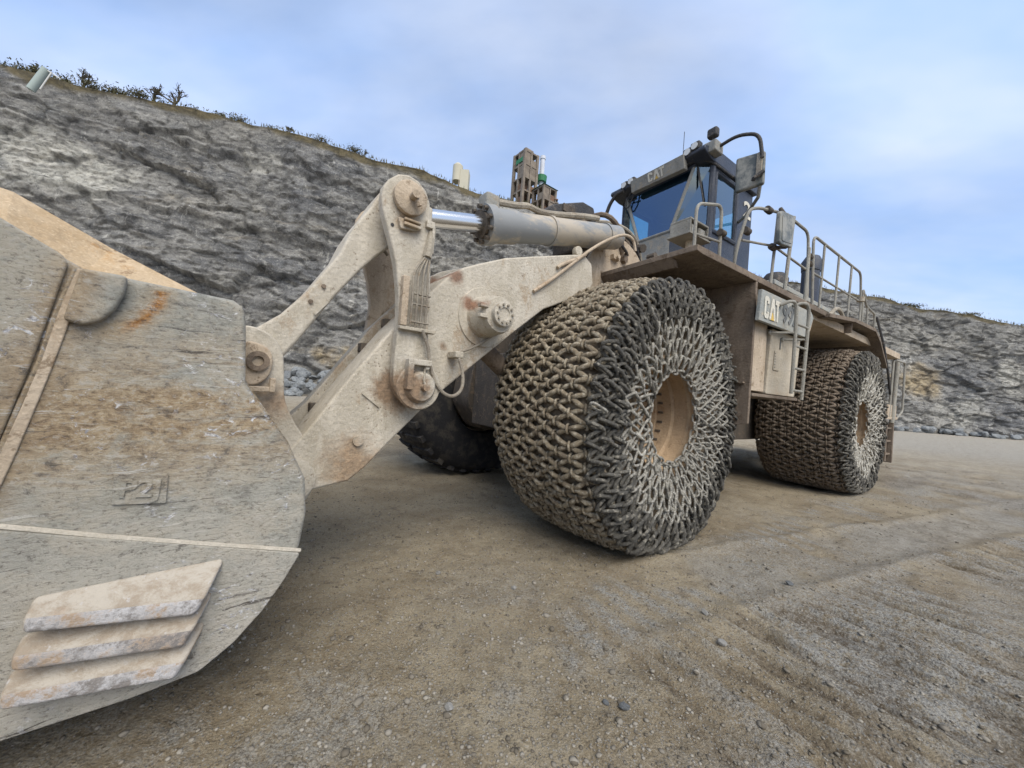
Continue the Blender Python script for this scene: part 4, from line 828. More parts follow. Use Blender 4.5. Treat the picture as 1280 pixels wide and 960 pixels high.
# --- front frame tower, axle and belly
ff = F(MB().prism(round_poly([(.25, 2.3), (.42, 2.7), (.30, 3.02), (.10, 3.22), (-.14, 3.25), (-.34, 3.10), (-.55, 2.8), (-.9, 2.3), (-2.2, 1.7), (-2.6, 1.2), (-2.2, .8), (.4, .8), (.7, 1.2)], .12), 1.20 - .68, 1.04), 'front_frame', 'dark_frame', bevel=.015)
F(MB().prism(round_poly([(.42, 2.55), (.22, 2.95), (.02, 3.30), (-.42, 3.50), (-.86, 3.36), (-1.10, 3.0), (-1.15, 2.5)], .26, 7), 1.06, 1.115), 'frame_ear', 'dust_warm', ff, bevel=.012)
F(MB().box(-.36, -.23, 1.116, 1.17, 3.14, 3.20).cyl((-.30, 1.116, 3.17), (-.30, 1.20, 3.17), .03, 8), 'ear_bracket', 'dust_warm', ff, bevel=.004)
F(MB().prism(round_poly([(.5, 2.6), (.3, 3.2), (-.3, 3.4), (-.7, 2.9), (-2.4, 1.8), (-2.6, 1.2), (-2.2, .8), (.4, .8), (.7, 1.2)], .12), -.95, -.5), 'frame_cheek', 'dark_frame', ff, bevel=.015)
F(MB().box(-2.4, .6, -.5, .52, .9, 1.9), 'frame_core', 'dark_frame', ff, bevel=.02)
ax = F(MB().lathe([(-1.3, .28), (-.7, .30), (-.35, .48), (.35, .48), (.7, .30), (1.1, .28)], 24, (0, 1, 0), (0, 0, 1.27)), 'front_axle', 'dark_frame', sm=True)
for k in range(7):
    a = k * .42
    F(MB().tube([(.55 + .10 * math.cos(a * 2), .55 + k * .05, 2.2 - k * .13), (.75, .62 + .05 * k, 1.9 - .1 * k), (.62 - .05 * k, .7, 1.5 - .06 * k), (.3, .8, 1.3)], .022, 6, smooth=2), 'hydraulic_hose', 'black_steel', ff, sm=True)
lc = F(MB().cyl((1.75, 1.02, 1.97), (.9, .98, 1.42), .09, 20).cyl((.95, .98, 1.45), (-1.2, .95, .95), .155, 24), 'lift_cylinder', 'dust_brown', sm=True)
F(MB().tube([(1.30, 1.47, 2.33), (1.05, 1.475, 2.52), (.75, 1.48, 2.78), (.55, 1.49, 2.95), (.30, 1.50, 3.12), (.08, 1.51, 3.24), (-.08, 1.53, 3.24), (-.12, 1.54, 3.10)], .016, 8, smooth=2), 'arm_hose', 'dust_warm', arm, sm=True)
F(MB().tube([(1.02, 1.47, 2.62), (.98, 1.47, 2.66), (.72, 1.475, 2.80), (.64, 1.475, 2.86)], .018, 8, smooth=1), 'arm_pipe', 'dust_warm', arm, sm=True)
# hydraulic valve bundle in front of the cab
vb = F(MB().prism([(.80, 3.44), (.62, 3.58), (.15, 3.78), (-.05, 3.78), (-.12, 3.62), (.1, 3.50), (.6, 3.40)], .55, .95), 'valve_block', 'black_steel', bevel=.02)
F(MB().box(.30, .50, .95, .97, 3.54, 3.63), 'valve_port', 'dark_frame', vb, bevel=.004)
F(MB().box(-.35, .25, .55, 1.05, 3.15, 3.52), 'valve_body', 'dark_frame', vb, bevel=.04)
r4 = random.Random(44)
HZ = [[(-.05, .9, 3.72), (-.1, 1.2, 3.5), (-.35, 1.25, 3.35), (-.6, 1.1, 3.4)], [(-.1, .8, 3.78), (-.55, .95, 3.86), (-1.0, .95, 3.8), (-1.25, .9, 3.5), (-1.25, .9, 3.2)], [(.0, .7, 3.7), (-.5, .75, 3.95), (-1.0, .8, 3.85), (-1.2, .8, 3.4)], [(-.2, 1.0, 3.6), (-.6, 1.05, 3.7), (-.95, 1.05, 3.55), (-1.1, 1.0, 3.2)],
      [(-.3, .9, 3.5), (-.7, 1.0, 3.45), (-.9, 1.0, 3.2), (-1.0, 1.0, 2.9)], [(.1, .9, 3.65), (.0, 1.15, 3.75), (-.3, 1.2, 3.62), (-.5, 1.1, 3.3), (-.5, 1.0, 3.0)], [(-.15, .6, 3.7), (-.7, .6, 4.0), (-1.3, .7, 3.9), (-1.5, .7, 3.4)]]
for k, h_ in enumerate(HZ):
    F(MB().tube([(x, y, z - .10) for x, y, z in h_], .019 + .006 * (k % 3), 8, smooth=2), 'hydraulic_hose', ('black_steel', 'hose_dust', 'dust_brown')[k % 3], vb, sm=True)
for k in range(16):
    x = -.20 - .07 * k + r4.uniform(-.05, .05); y = r4.uniform(.7, 1.05); z_ = 3.2 + r4.uniform(0, .45)
    F(MB().cyl((x, y, z_), (x + r4.uniform(-.12, .12), y + .12, z_ + r4.uniform(-.1, .12)), r4.uniform(.04, .07), 8), 'hose_fitting', ('dark_frame', 'dust_brown', 'dust_warm')[k % 3], vb, sm=True)

# --- wheels
ZC = 1.27
def flat(p):
    """tyre squat: nothing below the ground, a slight bulge near the contact patch"""
    z = p[2] + ZC
    if z < 0.16:
        t = (0.16 - z) / 0.30; zz = 0.16 - 0.155 * (1 - math.exp(-1.9 * max(t, 0)))
        return Vector((p[0] * (1 + .01 * t), p[1] * (1 + .03 * t), max(zz, .012) - ZC))
    return Vector(p)
PROFT = [(-.40, .58), (-.50, .60), (-.545, .72), (-.575, .90), (-.57, 1.06), (-.54, 1.18), (-.48, 1.265), (-.38, 1.295), (-.2, 1.305), (0, 1.308), (.2, 1.305), (.38, 1.295), (.48, 1.265), (.54, 1.18), (.57, 1.06), (.575, .90), (.545, .72), (.50, .60), (.40, .58)]
PROFT = [(y * 1.10, r) for y, r in PROFT]
def tyre(mat, parent, lugs=False):
    mb = MB().lathe(PROFT, 96, (0, 1, 0)); mb.v = [tuple(flat(p)) for p in mb.v]
    o = build(mb, 'tyre', mat, parent, sm=True)
    if lugs:
        for k in range(34):
            a = k * 2 * math.pi / 34
            for sy in (-1, 1):
                b = MB()
                def P_(y, r, da): return flat(Vector((r * math.cos(a + da), y, r * math.sin(a + da))))
                yo, yi = sy * .575, sy * .06
                b.hexa([P_(yi, 1.28, -.045), P_(yo * .93, 1.18, -.045), P_(yo * .93, 1.18, .045), P_(yi, 1.28, .045), P_(yi, 1.345, -.036), P_(yo, 1.305, -.036), P_(yo, 1.305, .036), P_(yi, 1.345, .036)])
                build(b, 'tread_lug', mat, o)
    return o
def rim(name, mtx, sgn=1):
    w = MB().lathe([(.42, .60), (.56, .62), (.58, .60), (.57, .57), (.50, .56), (.48, .53), (.34, .52), (.32, .49), (.16, .48), (.15, .455), (.13, .45), (.06, .43), (.06, .385), (.035, .38), (.035, .34), (.055, .335), (.07, .30), (.07, .001)], 72, (0, sgn, 0))
    w.lathe([(-.52, .62), (-.40, .56), (.28, .55)], 48, (0, sgn, 0))
    o = build(w, name, 'rim_tan', loader, mtx=mtx, sm=True)
    for k in range(36):
        a = k * 2 * math.pi / 36
        build(MB().cyl((.408 * math.cos(a), .058 * sgn, .408 * math.sin(a)), (.408 * math.cos(a), .095 * sgn, .408 * math.sin(a)), .015, 6), 'wheel_bolt', 'dark_frame' if k % 2 else 'dust_brown', o)
    for k in range(28):
        a = k * 2 * math.pi / 28 + .05
        build(MB().box(-.012, .012, .20 * sgn - .03, .20 * sgn + .03, -.4805, -.470), 'rim_slot', 'dark_frame', o, mtx=Matrix.Rotation(a, 4, 'Y'))
    hb = build(MB().lathe([(.065, .27), (.10, .262), (.115, .235), (.115, .16), (.135, .15), (.14, .13), (.14, .001)], 48, (0, sgn, 0)), 'hub_cover', 'rim_tan', o, sm=True)
    for k in range(12):
        a = k * 2 * math.pi / 12
        build(MB().cyl((.20 * math.cos(a), .114 * sgn, .20 * math.sin(a)), (.20 * math.cos(a), .130 * sgn, .20 * math.sin(a)), .011, 6), 'hub_bolt', 'dust_brown', o)
    build(MB().tube([(.47, .34 * sgn, -.02), (.43, .40 * sgn, -.05), (.44, .40 * sgn, -.10), (.48, .34 * sgn, -.12)], .014, 6, smooth=1), 'valve_stem', 'dark_frame', o)
    return o
# chain pieces: unit meshes along local x (length 1), radial direction local z
def stadium(L, W, wire, seg_=6, sides=5):
    pts = []
    for k in range(seg_ + 1):
        a = -math.pi / 2 + math.pi * k / seg_; pts.append((L / 2 - W / 2 + W / 2 * math.cos(a), W / 2 * math.sin(a), 0))
    for k in range(seg_ + 1):
        a = math.pi / 2 + math.pi * k / seg_; pts.append((-L / 2 + W / 2 + W / 2 * math.cos(a), W / 2 * math.sin(a), 0))
    return MB().tube(pts, wire, sides, closed=True)
class Raw:
    def __init__(s): s.v = []; s.f3 = []; s.f4 = []; s.n = 0
    def add(s, V, Fs, M):
        Wd = V @ np.array(M.to_3x3()).T + np.array(M.translation); s.v.append(Wd); s.f4.append(Fs + s.n); s.n += len(V)
    def mesh(s, name):
        V = np.concatenate(s.v); Q4 = np.concatenate(s.f4); me = bpy.data.meshes.new(name); me.vertices.add(len(V)); me.vertices.foreach_set('co', V.astype(np.float32).ravel())
        me.loops.add(Q4.size); me.loops.foreach_set('vertex_index', Q4.ravel().astype(np.int32)); me.polygons.add(len(Q4)); me.polygons.foreach_set('loop_start', np.arange(0, Q4.size, 4, dtype=np.int32)); me.update(calc_edges=True); smooth_mesh(me); return me
def arr(mb): return np.array(mb.v), np.array([f for f in mb.f if len(f) == 4])
_bar = MB().tube([(-.5, 0, -.010), (-.36, 0, .006), (0, 0, .020), (.36, 0, .006), (.5, 0, -.010)], [.015, .021, .0225, .021, .015], 6)
BAR = arr(_bar)
# cross-section along the chain net: arc length -> (y, r)
prof2 = np.array([(y, r) for y, r in PROFT if r >= .72]); sl = np.concatenate([[0], np.cumsum(np.hypot(*np.diff(prof2, axis=0).T))]); sl -= sl[-1] / 2
def surf(s_, a, h=0.0):
    y = np.interp(s_, sl, prof2[:, 0]); r = np.interp(s_, sl, prof2[:, 1]); e = .02
    ty = np.interp(s_ + e, sl, prof2[:, 0]) - np.interp(s_ - e, sl, prof2[:, 0]); trr = np.interp(s_ + e, sl, prof2[:, 1]) - np.interp(s_ - e, sl, prof2[:, 1]); L = math.hypot(ty, trr)
    ny_, nr_ = -trr / L, ty / L
    y += ny_ * h; r += nr_ * h
    return flat(Vector((r * math.cos(a), y, r * math.sin(a)))), Vector((nr_ * math.cos(a), ny_, nr_ * math.sin(a)))
def align(p, q, up, roll=0.0, sx=None):
    d = q - p; L = d.length; x = d / L; z_ = (up - x * up.dot(x)).normalized(); y_ = z_.cross(x)
    m = Matrix(((x.x, y_.x, z_.x, 0), (x.y, y_.y, z_.y, 0), (x.z, y_.z, z_.z, 0), (0, 0, 0, 1)))
    if roll: m = m @ Matrix.Rotation(roll, 4, 'X')
    m = m @ Matrix.Diagonal((L if sx is None else sx, 1, 1, 1)); m.translation = p.lerp(q, .5); return m
def tread_net(rows=70, cols=6, half=.66, seed=1):
    r = random.Random(seed); raw = Raw(); ring = arr(stadium(.100, .066, .0120, 4, 5)); da = 2 * math.pi / rows; ds = 2 * half / (2 * cols)
    nodes = {}
    for i in range(rows * 2):
        for j in range(2 * cols + 1):
            if (i + j) % 2: continue
            a = i * da / 2 + r.uniform(-.13, .13) * da; s_ = -half + j * ds + r.uniform(-.12, .12) * ds
            nodes[(i, j)] = (s_, a)
    def node(i, j):
        s_, a = nodes[(i % (rows * 2), j)]
        return s_, a + (2 * math.pi if i >= rows * 2 else 0)
    for (i, j), (s_, a) in list(nodes.items()):
        for dj in (-1, 1):
            if not 0 <= j + dj <= 2 * cols: continue
            s2, a2 = node(i + 1, j + dj); hh = .036 + r.uniform(-.010, .014); p, n1 = surf(s_, a, hh); q, n2 = surf(s2, a2, hh + r.uniform(-.012, .012))
            raw.add(*BAR, align(p, q, n1 + n2, r.uniform(-.25, .25)))
        p, n1 = surf(s_ , a - .42 * da * .9, .036); q, n2 = surf(s_, a + .42 * da * .9, .036)
        raw.add(*ring, align(p, q, n1 + n2, math.pi / 2 + r.uniform(-.3, .3), sx=.75))
    return raw.mesh('tread_chain')
def side_pt(r, a):
    y = np.interp(r, [.42, .62, .80, .95, 1.10, 1.22, 1.30], [.60, .64, .672, .69, .688, .672, .62]); return flat(Vector((r * math.cos(a), y, r * math.sin(a))))
def side_rows(rows, seed, linkfun):
    """rows: (r0, r1, count, kind, phase); 'dark' rows are packed radial links, 'pale' rows a zigzag of open hooks"""
    r = random.Random(seed); up = Vector((0, 1, 0))
    for (r0, r1, n, kind, ph_) in rows:
        for k in range(n):
            if kind == 'dark':
                a0 = (k + ph_) * 2 * math.pi / n
                for q_ in (0, 1):
                    b0 = a0 + q_ * math.pi / n; k2 = 'dark' if r.random() > .02 else 'pale'
                    lean = (-1) ** q_ * .018
                    p = side_pt(r0 + r.uniform(-.012, .012), b0 - lean); q = side_pt(r1 + r.uniform(-.012, .012), b0 + lean + r.uniform(-.01, .01)); lift = Vector((0, r.uniform(-.012, .022) + .012 * q_, 0))
                    linkfun(k2, p + lift, q + lift, up, (R(82) if q_ else R(12)) + r.uniform(-.35, .35), r)
                continue
            for sg in (-1, 1):
                a0 = (k + ph_) * 2 * math.pi / n; a1 = a0 + sg * math.pi / n * .80
                p = side_pt(r0 + r.uniform(-.016, .016), a0 + r.uniform(-.016, .016)); q = side_pt(r1 + r.uniform(-.016, .016), a1 + r.uniform(-.02, .02))
                lift = Vector((0, r.uniform(-.012, .02), 0)); p = p + lift; q = q + lift * r.uniform(-1, 1)
                linkfun(kind if r.random() > .03 else 'dark', p, q, up, sg * R(30) + r.uniform(-.4, .4), r)
DARK = [(1.31, 1.225, 56, 'dark', 0), (1.235, 1.145, 54, 'dark', .25), (1.155, 1.065, 52, 'dark', 0), (1.075, .98, 48, 'dark', .25)]
PALE = [(.985, .86, 40, 'pale', 0), (.87, .73, 36, 'pale', .5), (.74, .60, 32, 'pale', 0)]
def unit_link(kind):
    return stadium(1.0, .052, .0135, 3, 5) if kind == 'dark' else stadium(1.0, .050, .0100, 4, 5)
def flatten_unit(mb, L=.12):
    # build at real length L, then normalise x so that align() can stretch it
    mb.v = [(x / L, y, z) for x, y, z in mb.v]; return mb
UNIT = {'dark': flatten_unit(stadium(.115, .058, .0165, 3, 5), .115 - .022), 'pale': flatten_unit(stadium(.15, .060, .0122, 4, 5), .15 - .02)}
RING = [(k, 34) for k in range(34)]
def chain_wheel(name, mtx, tread_mat, tread_me, parts, spin=0.0):
    w = rim(name, mtx)
    t = tyre('tyre_muddy' if parts else 'tyre_muddy', w)
    o = link('tread_chain', tread_me if tread_me else tread_net(), None, w)
    if not o.data.materials: o.data.materials.append(MAT[tread_mat])
    o['kind'] = 'stuff'
    raw = Raw(); pale_raw = Raw(); U = {k: arr(v) for k, v in UNIT.items()}
    pale_me = None
    if parts:
        pale_me = UNIT['pale'].mesh('chain_link'); smooth_mesh(pale_me); pale_me.materials.append(MAT['chain_pale'])
    count = [0]
    def lf(kind, p, q, up, roll, r):
        M_ = align(p, q, up, roll)
        if kind == 'pale' and parts and count[0] < 300:
            ob = bpy.data.objects.new('chain_link', pale_me); col.objects.link(ob); ob.parent = w; ob.matrix_basis = M_; count[0] += 1
        else: (raw if kind == 'dark' else pale_raw).add(*U[kind], M_)
    side_rows(DARK, 3 + int(spin * 10), lf)
    for k in range(34):                                       # inner ring chain
        a0 = k * 2 * math.pi / 34; p = side_pt(.455, a0 - .085); q = side_pt(.455, a0 + .085)
        rr_ = random.Random(k); lf('pale', p, q, Vector((0, 1, 0)), (k % 2) * R(80) + rr_.uniform(-.3, .3), rr_)
    side_rows([(.60, .475, 30, 'pale', .5)], 17, lf)
    side_rows(PALE, 5 + int(spin * 10), lf)
    o = link('shoulder_chain', raw.mesh('shoulder_chain'), 'chain_dark', w); o['kind'] = 'stuff'
    if pale_raw.n: o = link('side_chain', pale_raw.mesh('side_chain'), 'chain_pale', w); o['kind'] = 'stuff'
    return w
WY = 1.575
tread_me = tread_net()
chain_wheel('front_wheel', Matrix.Translation((0, WY, ZC)), 'chain_tread', tread_me, True)
tread_me2 = tread_me.copy(); tread_me2.materials.clear()
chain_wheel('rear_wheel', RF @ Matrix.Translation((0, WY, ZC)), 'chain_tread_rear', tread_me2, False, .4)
for nm, mx in (('front_wheel', Matrix.Translation((0, -WY, ZC))), ('rear_wheel', RF @ Matrix.Translation((0, -WY, ZC)))):
    w = rim(nm, mx, -1); tyre('tyre_rubber', w, nm == 'front_wheel')
    w['label'] = 'bare treaded wheel without chains on the far side'

# --- rear frame and platform (coordinates of the rear frame)
rf = B(MB().prism(round_poly([(3.3, 1.0), (3.3, 2.2), (2.3, 2.7), (-3.2, 2.7), (-3.6, 1.9), (-3.3, 1.0), (-2.2, .8), (2.4, .8)], .1), -.85, .85), 'rear_frame', 'dark_frame', bevel=.02)
B(MB().lathe([(-1.3, .28), (-.7, .30), (-.35, .48), (.35, .48), (.7, .30), (1.1, .28)], 24, (0, 1, 0), (0, 0, 1.27)), 'rear_axle', 'dark_frame', sm=True)
# front fender platform: sheet with lip, transverse splash panel
for sy in (1, -1):
    ya, yb = (.95, 2.20) if sy > 0 else (-2.20, -.95)
    fd = B(MB().prism([(5.78, 2.875), (5.78, 2.93), (4.52, 2.93), (2.2, 2.93), (2.2, 2.86), (5.70, 2.86)], ya, yb), 'front_fender', 'dust_brown', bevel=.006)
    B(MB().prism([(5.775, 2.872), (5.70, 2.79), (5.66, 2.79), (5.70, 2.858)], ya + .05, yb - .26 if sy > 0 else yb - .05), 'fender_lip', 'dust_brown', fd)
    B(MB().box(4.50, 4.545, ya, yb, 1.70, 2.858).hexa([(4.50, ya, .98), (4.545, ya, .98), (4.545, yb, 1.24), (4.50, yb, 1.24), (4.50, ya, 1.698), (4.545, ya, 1.698), (4.545, yb, 1.698), (4.50, yb, 1.698)]), 'splash_panel', 'dust_brown', fd, bevel=.005)
    B(MB().box(4.55, 4.62, ya + .3, yb - .22, 2.05, 2.07).box(4.545, 4.60, ya + .55, yb - .05, 1.695, 1.712), 'panel_rib', 'dust_brown', fd)
    B(MB().box(4.55, 5.70, ya, ya + .03, 1.9, 2.856), 'inner_liner', 'dust_brown', fd)
# deck behind the fender, hood sides
hood = B(MB().prism(round_poly([(1.75, 2.95), (1.75, 3.72), (1.2, 3.85), (-3.0, 3.78), (-3.7, 3.5), (-3.8, 2.6), (-3.0, 2.5)], .08), -1.15, 1.15), 'engine_hood', 'grey_paint', bevel=.03)
B(MB().box(-3.4, 2.0, 1.152, 1.40, 2.94, 3.55), 'hood_side', 'dust_warm', hood, bevel=.02)
B(MB().box(-3.42, 2.02, 1.10, 1.42, 3.555, 3.64), 'hood_ledge', 'cat_panel', hood, bevel=.012)
for k, x in enumerate((.9, -.5, -1.9)):
    B(MB().box(x - .5, x + .5, 1.402, 1.415, 3.02, 3.48), 'hood_door', 'dust_warm', hood, bevel=.006)
B(MB().prism(round_poly([(4.50, 2.60), (4.50, 2.93), (-3.2, 2.93), (-3.2, 2.80), (2.4, 2.80), (2.5, 2.60)], .02, 2), 1.16, 2.10), 'deck', 'dust_warm', rf, bevel=.006)
B(MB().cyl((-2.75, .42, 3.7), (-2.78, .42, 5.15), .20, 24).lathe([(0, .21), (.25, .24), (.42, .16), (.42, .14), (.2, .17)], 24, (-.2, 0, 1), (-2.78, .42, 5.15)), 'exhaust_stack', 'cab_paint', hood, sm=True)
B(MB().lathe([(0, .16), (.35, .16), (.45, .26), (.62, .27), (.75, .18), (.78, .001)], 24, (0, 0, 1), (-.60, .42, 3.82)), 'air_precleaner', 'black_steel', hood, sm=True)
B(MB().cyl((-1.6, .5, 4.0), (-2.5, .5, 4.0), .24, 20), 'muffler', 'black_steel', hood, sm=True)

# CAT name panel, tank and side ladder
def letters(me_, mtx, name, mat, parent):
    me_.transform(mtx); o = link(name, me_, mat, parent, None); return o
def cat_logo(parent, mtx, h):
    """three block letters with the triangle, unit height h, built flat in x-y then placed"""
    w = h * .62; g = h * .10; t = h * .22
    shapes = [('letter', 'letter_white', [[(0, .12 * h), (.12 * h, 0), (w - .12 * h, 0), (w, .12 * h), (w, .32 * h), (w - t, .32 * h), (w - t, .20 * h), (t, .20 * h), (t, .80 * h), (w - t, .80 * h), (w - t, .68 * h), (w, .68 * h), (w, .88 * h), (w - .12 * h, h), (.12 * h, h), (0, .88 * h)]]),
              ('letter', 'letter_white', [[(w + g, 0), (w + g + t * 1.05, 0), (w + g + .46 * h, .62 * h), (w + g + .92 * h - t * 1.05, 0), (w + g + .92 * h, 0), (w + g + .60 * h, h), (w + g + .32 * h, h)]]),
              ('letter', 'letter_white', [[(2 * w + 2 * g + .10 * h, h), (2 * w + 2 * g + .10 * h, h - t), (2 * w + 2 * g + .34 * h, h - t), (2 * w + 2 * g + .34 * h, 0), (2 * w + 2 * g + .54 * h, 0), (2 * w + 2 * g + .54 * h, h - t), (2 * w + 2 * g + .78 * h, h - t), (2 * w + 2 * g + .78 * h, h)]]),
              ('triangle', 'letter_yellow', [[(w + g + .20 * h, 0), (w + g + .46 * h, .36 * h), (w + g + .72 * h, 0)]])]
    for nm, mt, polys in shapes:
        b = MB()
        for p in polys: b.prism(p, 0.0, .006, 'z')
        b.v = [tuple(mtx @ Vector(v)) for v in b.v]; build(b, nm, mt, parent)
CP = [(4.62, 2.735), (3.15, 2.745), (3.06, 2.68), (3.22, 2.42), (3.34, 2.385), (4.66, 2.385)]
cp = B(MB().prism(CP, 2.255, 2.30), 'name_panel', 'cat_panel', rf, bevel=.008)
for o in (cp,): o.matrix_basis = RF; o.parent = loader
cat_logo(cp, face_y(4.56, 2.303, 2.43) @ Matrix.Diagonal((.74, 1, 1, 1)), .245)
me_ = text_mesh('992', .30, .003, .012); letters(me_, face_y(3.84, 2.304, 2.56), 'model_number', 'letter_grey', cp)
tank = B(MB().prism(round_poly([(4.12, 1.60), (4.05, 2.40), (3.15, 2.40), (3.25, 1.60)], .03), .9, 2.20), 'side_tank', 'pale_panel', bevel=.012)
B(MB().box(4.13, 4.47, 1.0, 2.18, 1.62, 2.56), 'tank_guard', 'dust_warm', tank, bevel=.008)
B(MB().box(3.18, 4.49, 1.0, 2.21, 1.555, 1.592), 'tank_sill', 'dust_brown', tank, bevel=.006)
B(MB().box(3.2, 4.46, 1.2, 2.24, 2.42, 2.60), 'panel_mount', 'black_steel', tank)
B(MB().prism(round_poly([(3.96, 2.14), (3.78, 2.14), (3.80, 1.90), (3.98, 1.90)], .015, 2), 2.203, 2.212), 'gauge_door', 'pale_panel', tank, bevel=.003)
for k in range(6): B(MB().box(3.94, 3.965, 2.212, 2.216, 1.93 + k * .034, 1.938 + k * .034), 'gauge_mark', 'letter_grey', tank)
B(MB().box(3.80, 3.815, 2.203, 2.21, 2.17, 2.31), 'slot', 'letter_grey', tank)
lad = B(MB().tube([(4.17, 2.31, 2.64), (4.12, 2.40, 2.69), (4.03, 2.42, 2.67), (4.00, 2.42, 2.50), (4.02, 2.42, 1.62)], .020, 8, smooth=2), 'side_ladder', 'rail_steel', sm=True)
B(MB().tube([(3.80, 2.31, 2.70), (3.74, 2.40, 2.74), (3.64, 2.42, 2.71), (3.62, 2.42, 2.55), (3.70, 2.42, 1.56)], .020, 8, smooth=2), 'stile', 'rail_steel', lad, sm=True)
for k in range(4):
    z_ = 1.66 + k * .26; B(MB().tube([(4.02 - .01 * k, 2.42, z_), (3.70 - .02 * k, 2.42, z_)], .015, 8), 'rung', 'rail_steel', lad, sm=True)
for x, z_ in ((4.02, 2.33), (3.64, 2.30)): B(MB().cyl((x + .12, 2.21, z_), (x, 2.41, z_), .014, 8).cyl((x + .12, 2.205, z_), (x + .12, 2.22, z_), .028, 10), 'standoff', 'rail_steel', lad, sm=True)

# rear fenders
for sy in (1, -1):
    ya, yb = (1.0, 2.25) if sy > 0 else (-2.25, -1.0)
    q = [(2.25, 2.84), (2.25, 2.90), (1.0, 3.03), (-.25, 3.06), (-.62, 2.92), (-1.22, 2.46), (-1.24, 2.40), (-.63, 2.85), (-.27, 3.00), (1.0, 2.97)]
    fn = B(MB().prism(q, ya, yb), 'rear_fender', 'dust_brown', bevel=.006)
    B(MB().box(.96, .985, ya, yb - .05, 2.80, 2.965), 'fender_rib', 'dust_brown', fn)
    B(MB().prism([(2.3, 2.6), (2.3, 2.7), (1.9, 2.8), (.9, 2.93), (-.25, 2.98), (-.6, 2.85), (-1.2, 2.4), (-1.2, 1.6), (2.3, 1.6)], ya - .02 if sy > 0 else yb - .02, ya + .02 if sy > 0 else yb + .02), 'fender_liner', 'dark_frame', fn)
B(MB().tube([(2.1, 2.2, 2.90), (1.9, 2.22, 3.05), (1.6, 2.2, 3.06), (1.45, 2.2, 2.96)], .028, 8, smooth=2), 'grab_handle', 'hose_dust', fn, sm=True)
# handrails
def rail(pts, rr_=.024, nm='handrail', sm_=2, parent=None): return B(MB().tube(pts, rr_ * .78, 8, smooth=sm_), nm, 'rail_steel', parent, sm=True)
def rounded(pts, r=.12):
    P_ = [Vector(p) for p in pts]; out = [P_[0]]
    for i in range(1, len(P_) - 1):
        a, p, b = P_[i - 1], P_[i], P_[i + 1]; ra = min(r, (a - p).length * .4); rb = min(r, (b - p).length * .4); p0 = p + (a - p).normalized() * ra; p1 = p + (b - p).normalized() * rb
        for k in range(6): t = k / 5; out.append(p0 * (1 - t) ** 2 + p * 2 * t * (1 - t) + p1 * t * t)
    return out + [P_[-1]]
h1 = rail(rounded([(5.25, 1.85, 2.93), (5.25, 1.85, 3.64), (4.72, 1.85, 3.80), (4.70, 1.85, 2.93)]), sm_=0)
rail([(5.25, 1.85, 3.30), (4.71, 1.85, 3.36)], .018, 'rail_bar', 0, None).parent = h1; 
h1.children[-1].matrix_basis = Matrix()
h2 = rail(rounded([(4.58, 1.95, 2.94), (4.66, 2.02, 3.25), (4.56, 2.08, 3.72), (4.36, 2.10, 3.80), (3.85, 2.10, 3.92), (3.55, 2.10, 3.99)]), sm_=0)
def child_tube(par, pts, rr_=.022, nm='rail_post', mat='rail_steel'):
    return build(MB().tube(pts, rr_ * .78, 8), nm, mat, par, sm=True)
child_tube(h2, [(4.60, 2.04, 3.36), (3.95, 2.10, 3.46), (3.80, 2.10, 3.47), (2.74, 2.10, 3.44)], .019, 'rail_bar')
child_tube(h2, [(3.94, 2.10, 2.80), (3.82, 2.10, 3.93)], .024)
child_tube(h2, [(3.58, 2.12, 2.75), (3.40, 2.12, 4.0)], .030)
for x, y, z_ in ((4.70, 1.86, 3.47), (4.56, 2.07, 3.47), (4.1, 2.10, 3.86), (3.92, 2.10, 3.45)):
    build(MB().cyl((x - .05, y, z_), (x + .05, y, z_), .04, 10), 'rail_clamp', 'dark_frame', h2, sm=True)
h3 = rail(rounded([(3.40, 2.10, 3.98), (2.80, 2.10, 3.98), (2.69, 2.10, 3.0), (3.36, 2.10, 2.98)], .14), sm_=0)
child_tube(h3, [(2.86, 2.12, 2.70), (2.80, 2.12, 3.75)], .030)
h4 = rail(rounded([(2.48, 2.10, 2.80), (2.60, 2.10, 4.0), (.22, 2.10, 4.02), (.12, 2.10, 3.45), (.16, 2.10, 2.98)], .14), sm_=0)
child_tube(h4, [(2.55, 2.10, 3.46), (.30, 2.10, 3.50)], .019, 'rail_bar')
for x in (2.12, 1.44, .76): child_tube(h4, [(x + .10, 2.10, 2.95), (x, 2.10, 4.0)], .022)
for z_ in (3.66, 3.55): build(MB().cyl((2.63, 2.10, z_), (2.75, 2.12, z_), .03, 8), 'rail_hinge', 'dark_frame', h4, sm=True)
build(MB().lathe([(-.05, .02), (-.04, .06), (.04, .06), (.05, .02)], 10, (0, 0, 1), (.14, 2.10, 3.55)), 'rail_clamp', 'hose_dust', h4, sm=True)
h5 = rail(rounded([(-.02, 2.10, 3.0), (.02, 2.10, 3.78), (-.25, 2.10, 3.50), (-.85, 2.10, 3.45), (-.85, 2.10, 2.85)], .08), sm_=0)
child_tube(h5, [(-.35, 2.10, 3.0), (-.32, 2.10, 3.48)], .02)
child_tube(h5, [(-.9, 2.12, 3.4), (-1.1, 2.2, 2.9), (-1.35, 2.25, 2.3), (-1.6, 2.25, 1.9)], .026, 'rail_bar', 'black_steel')
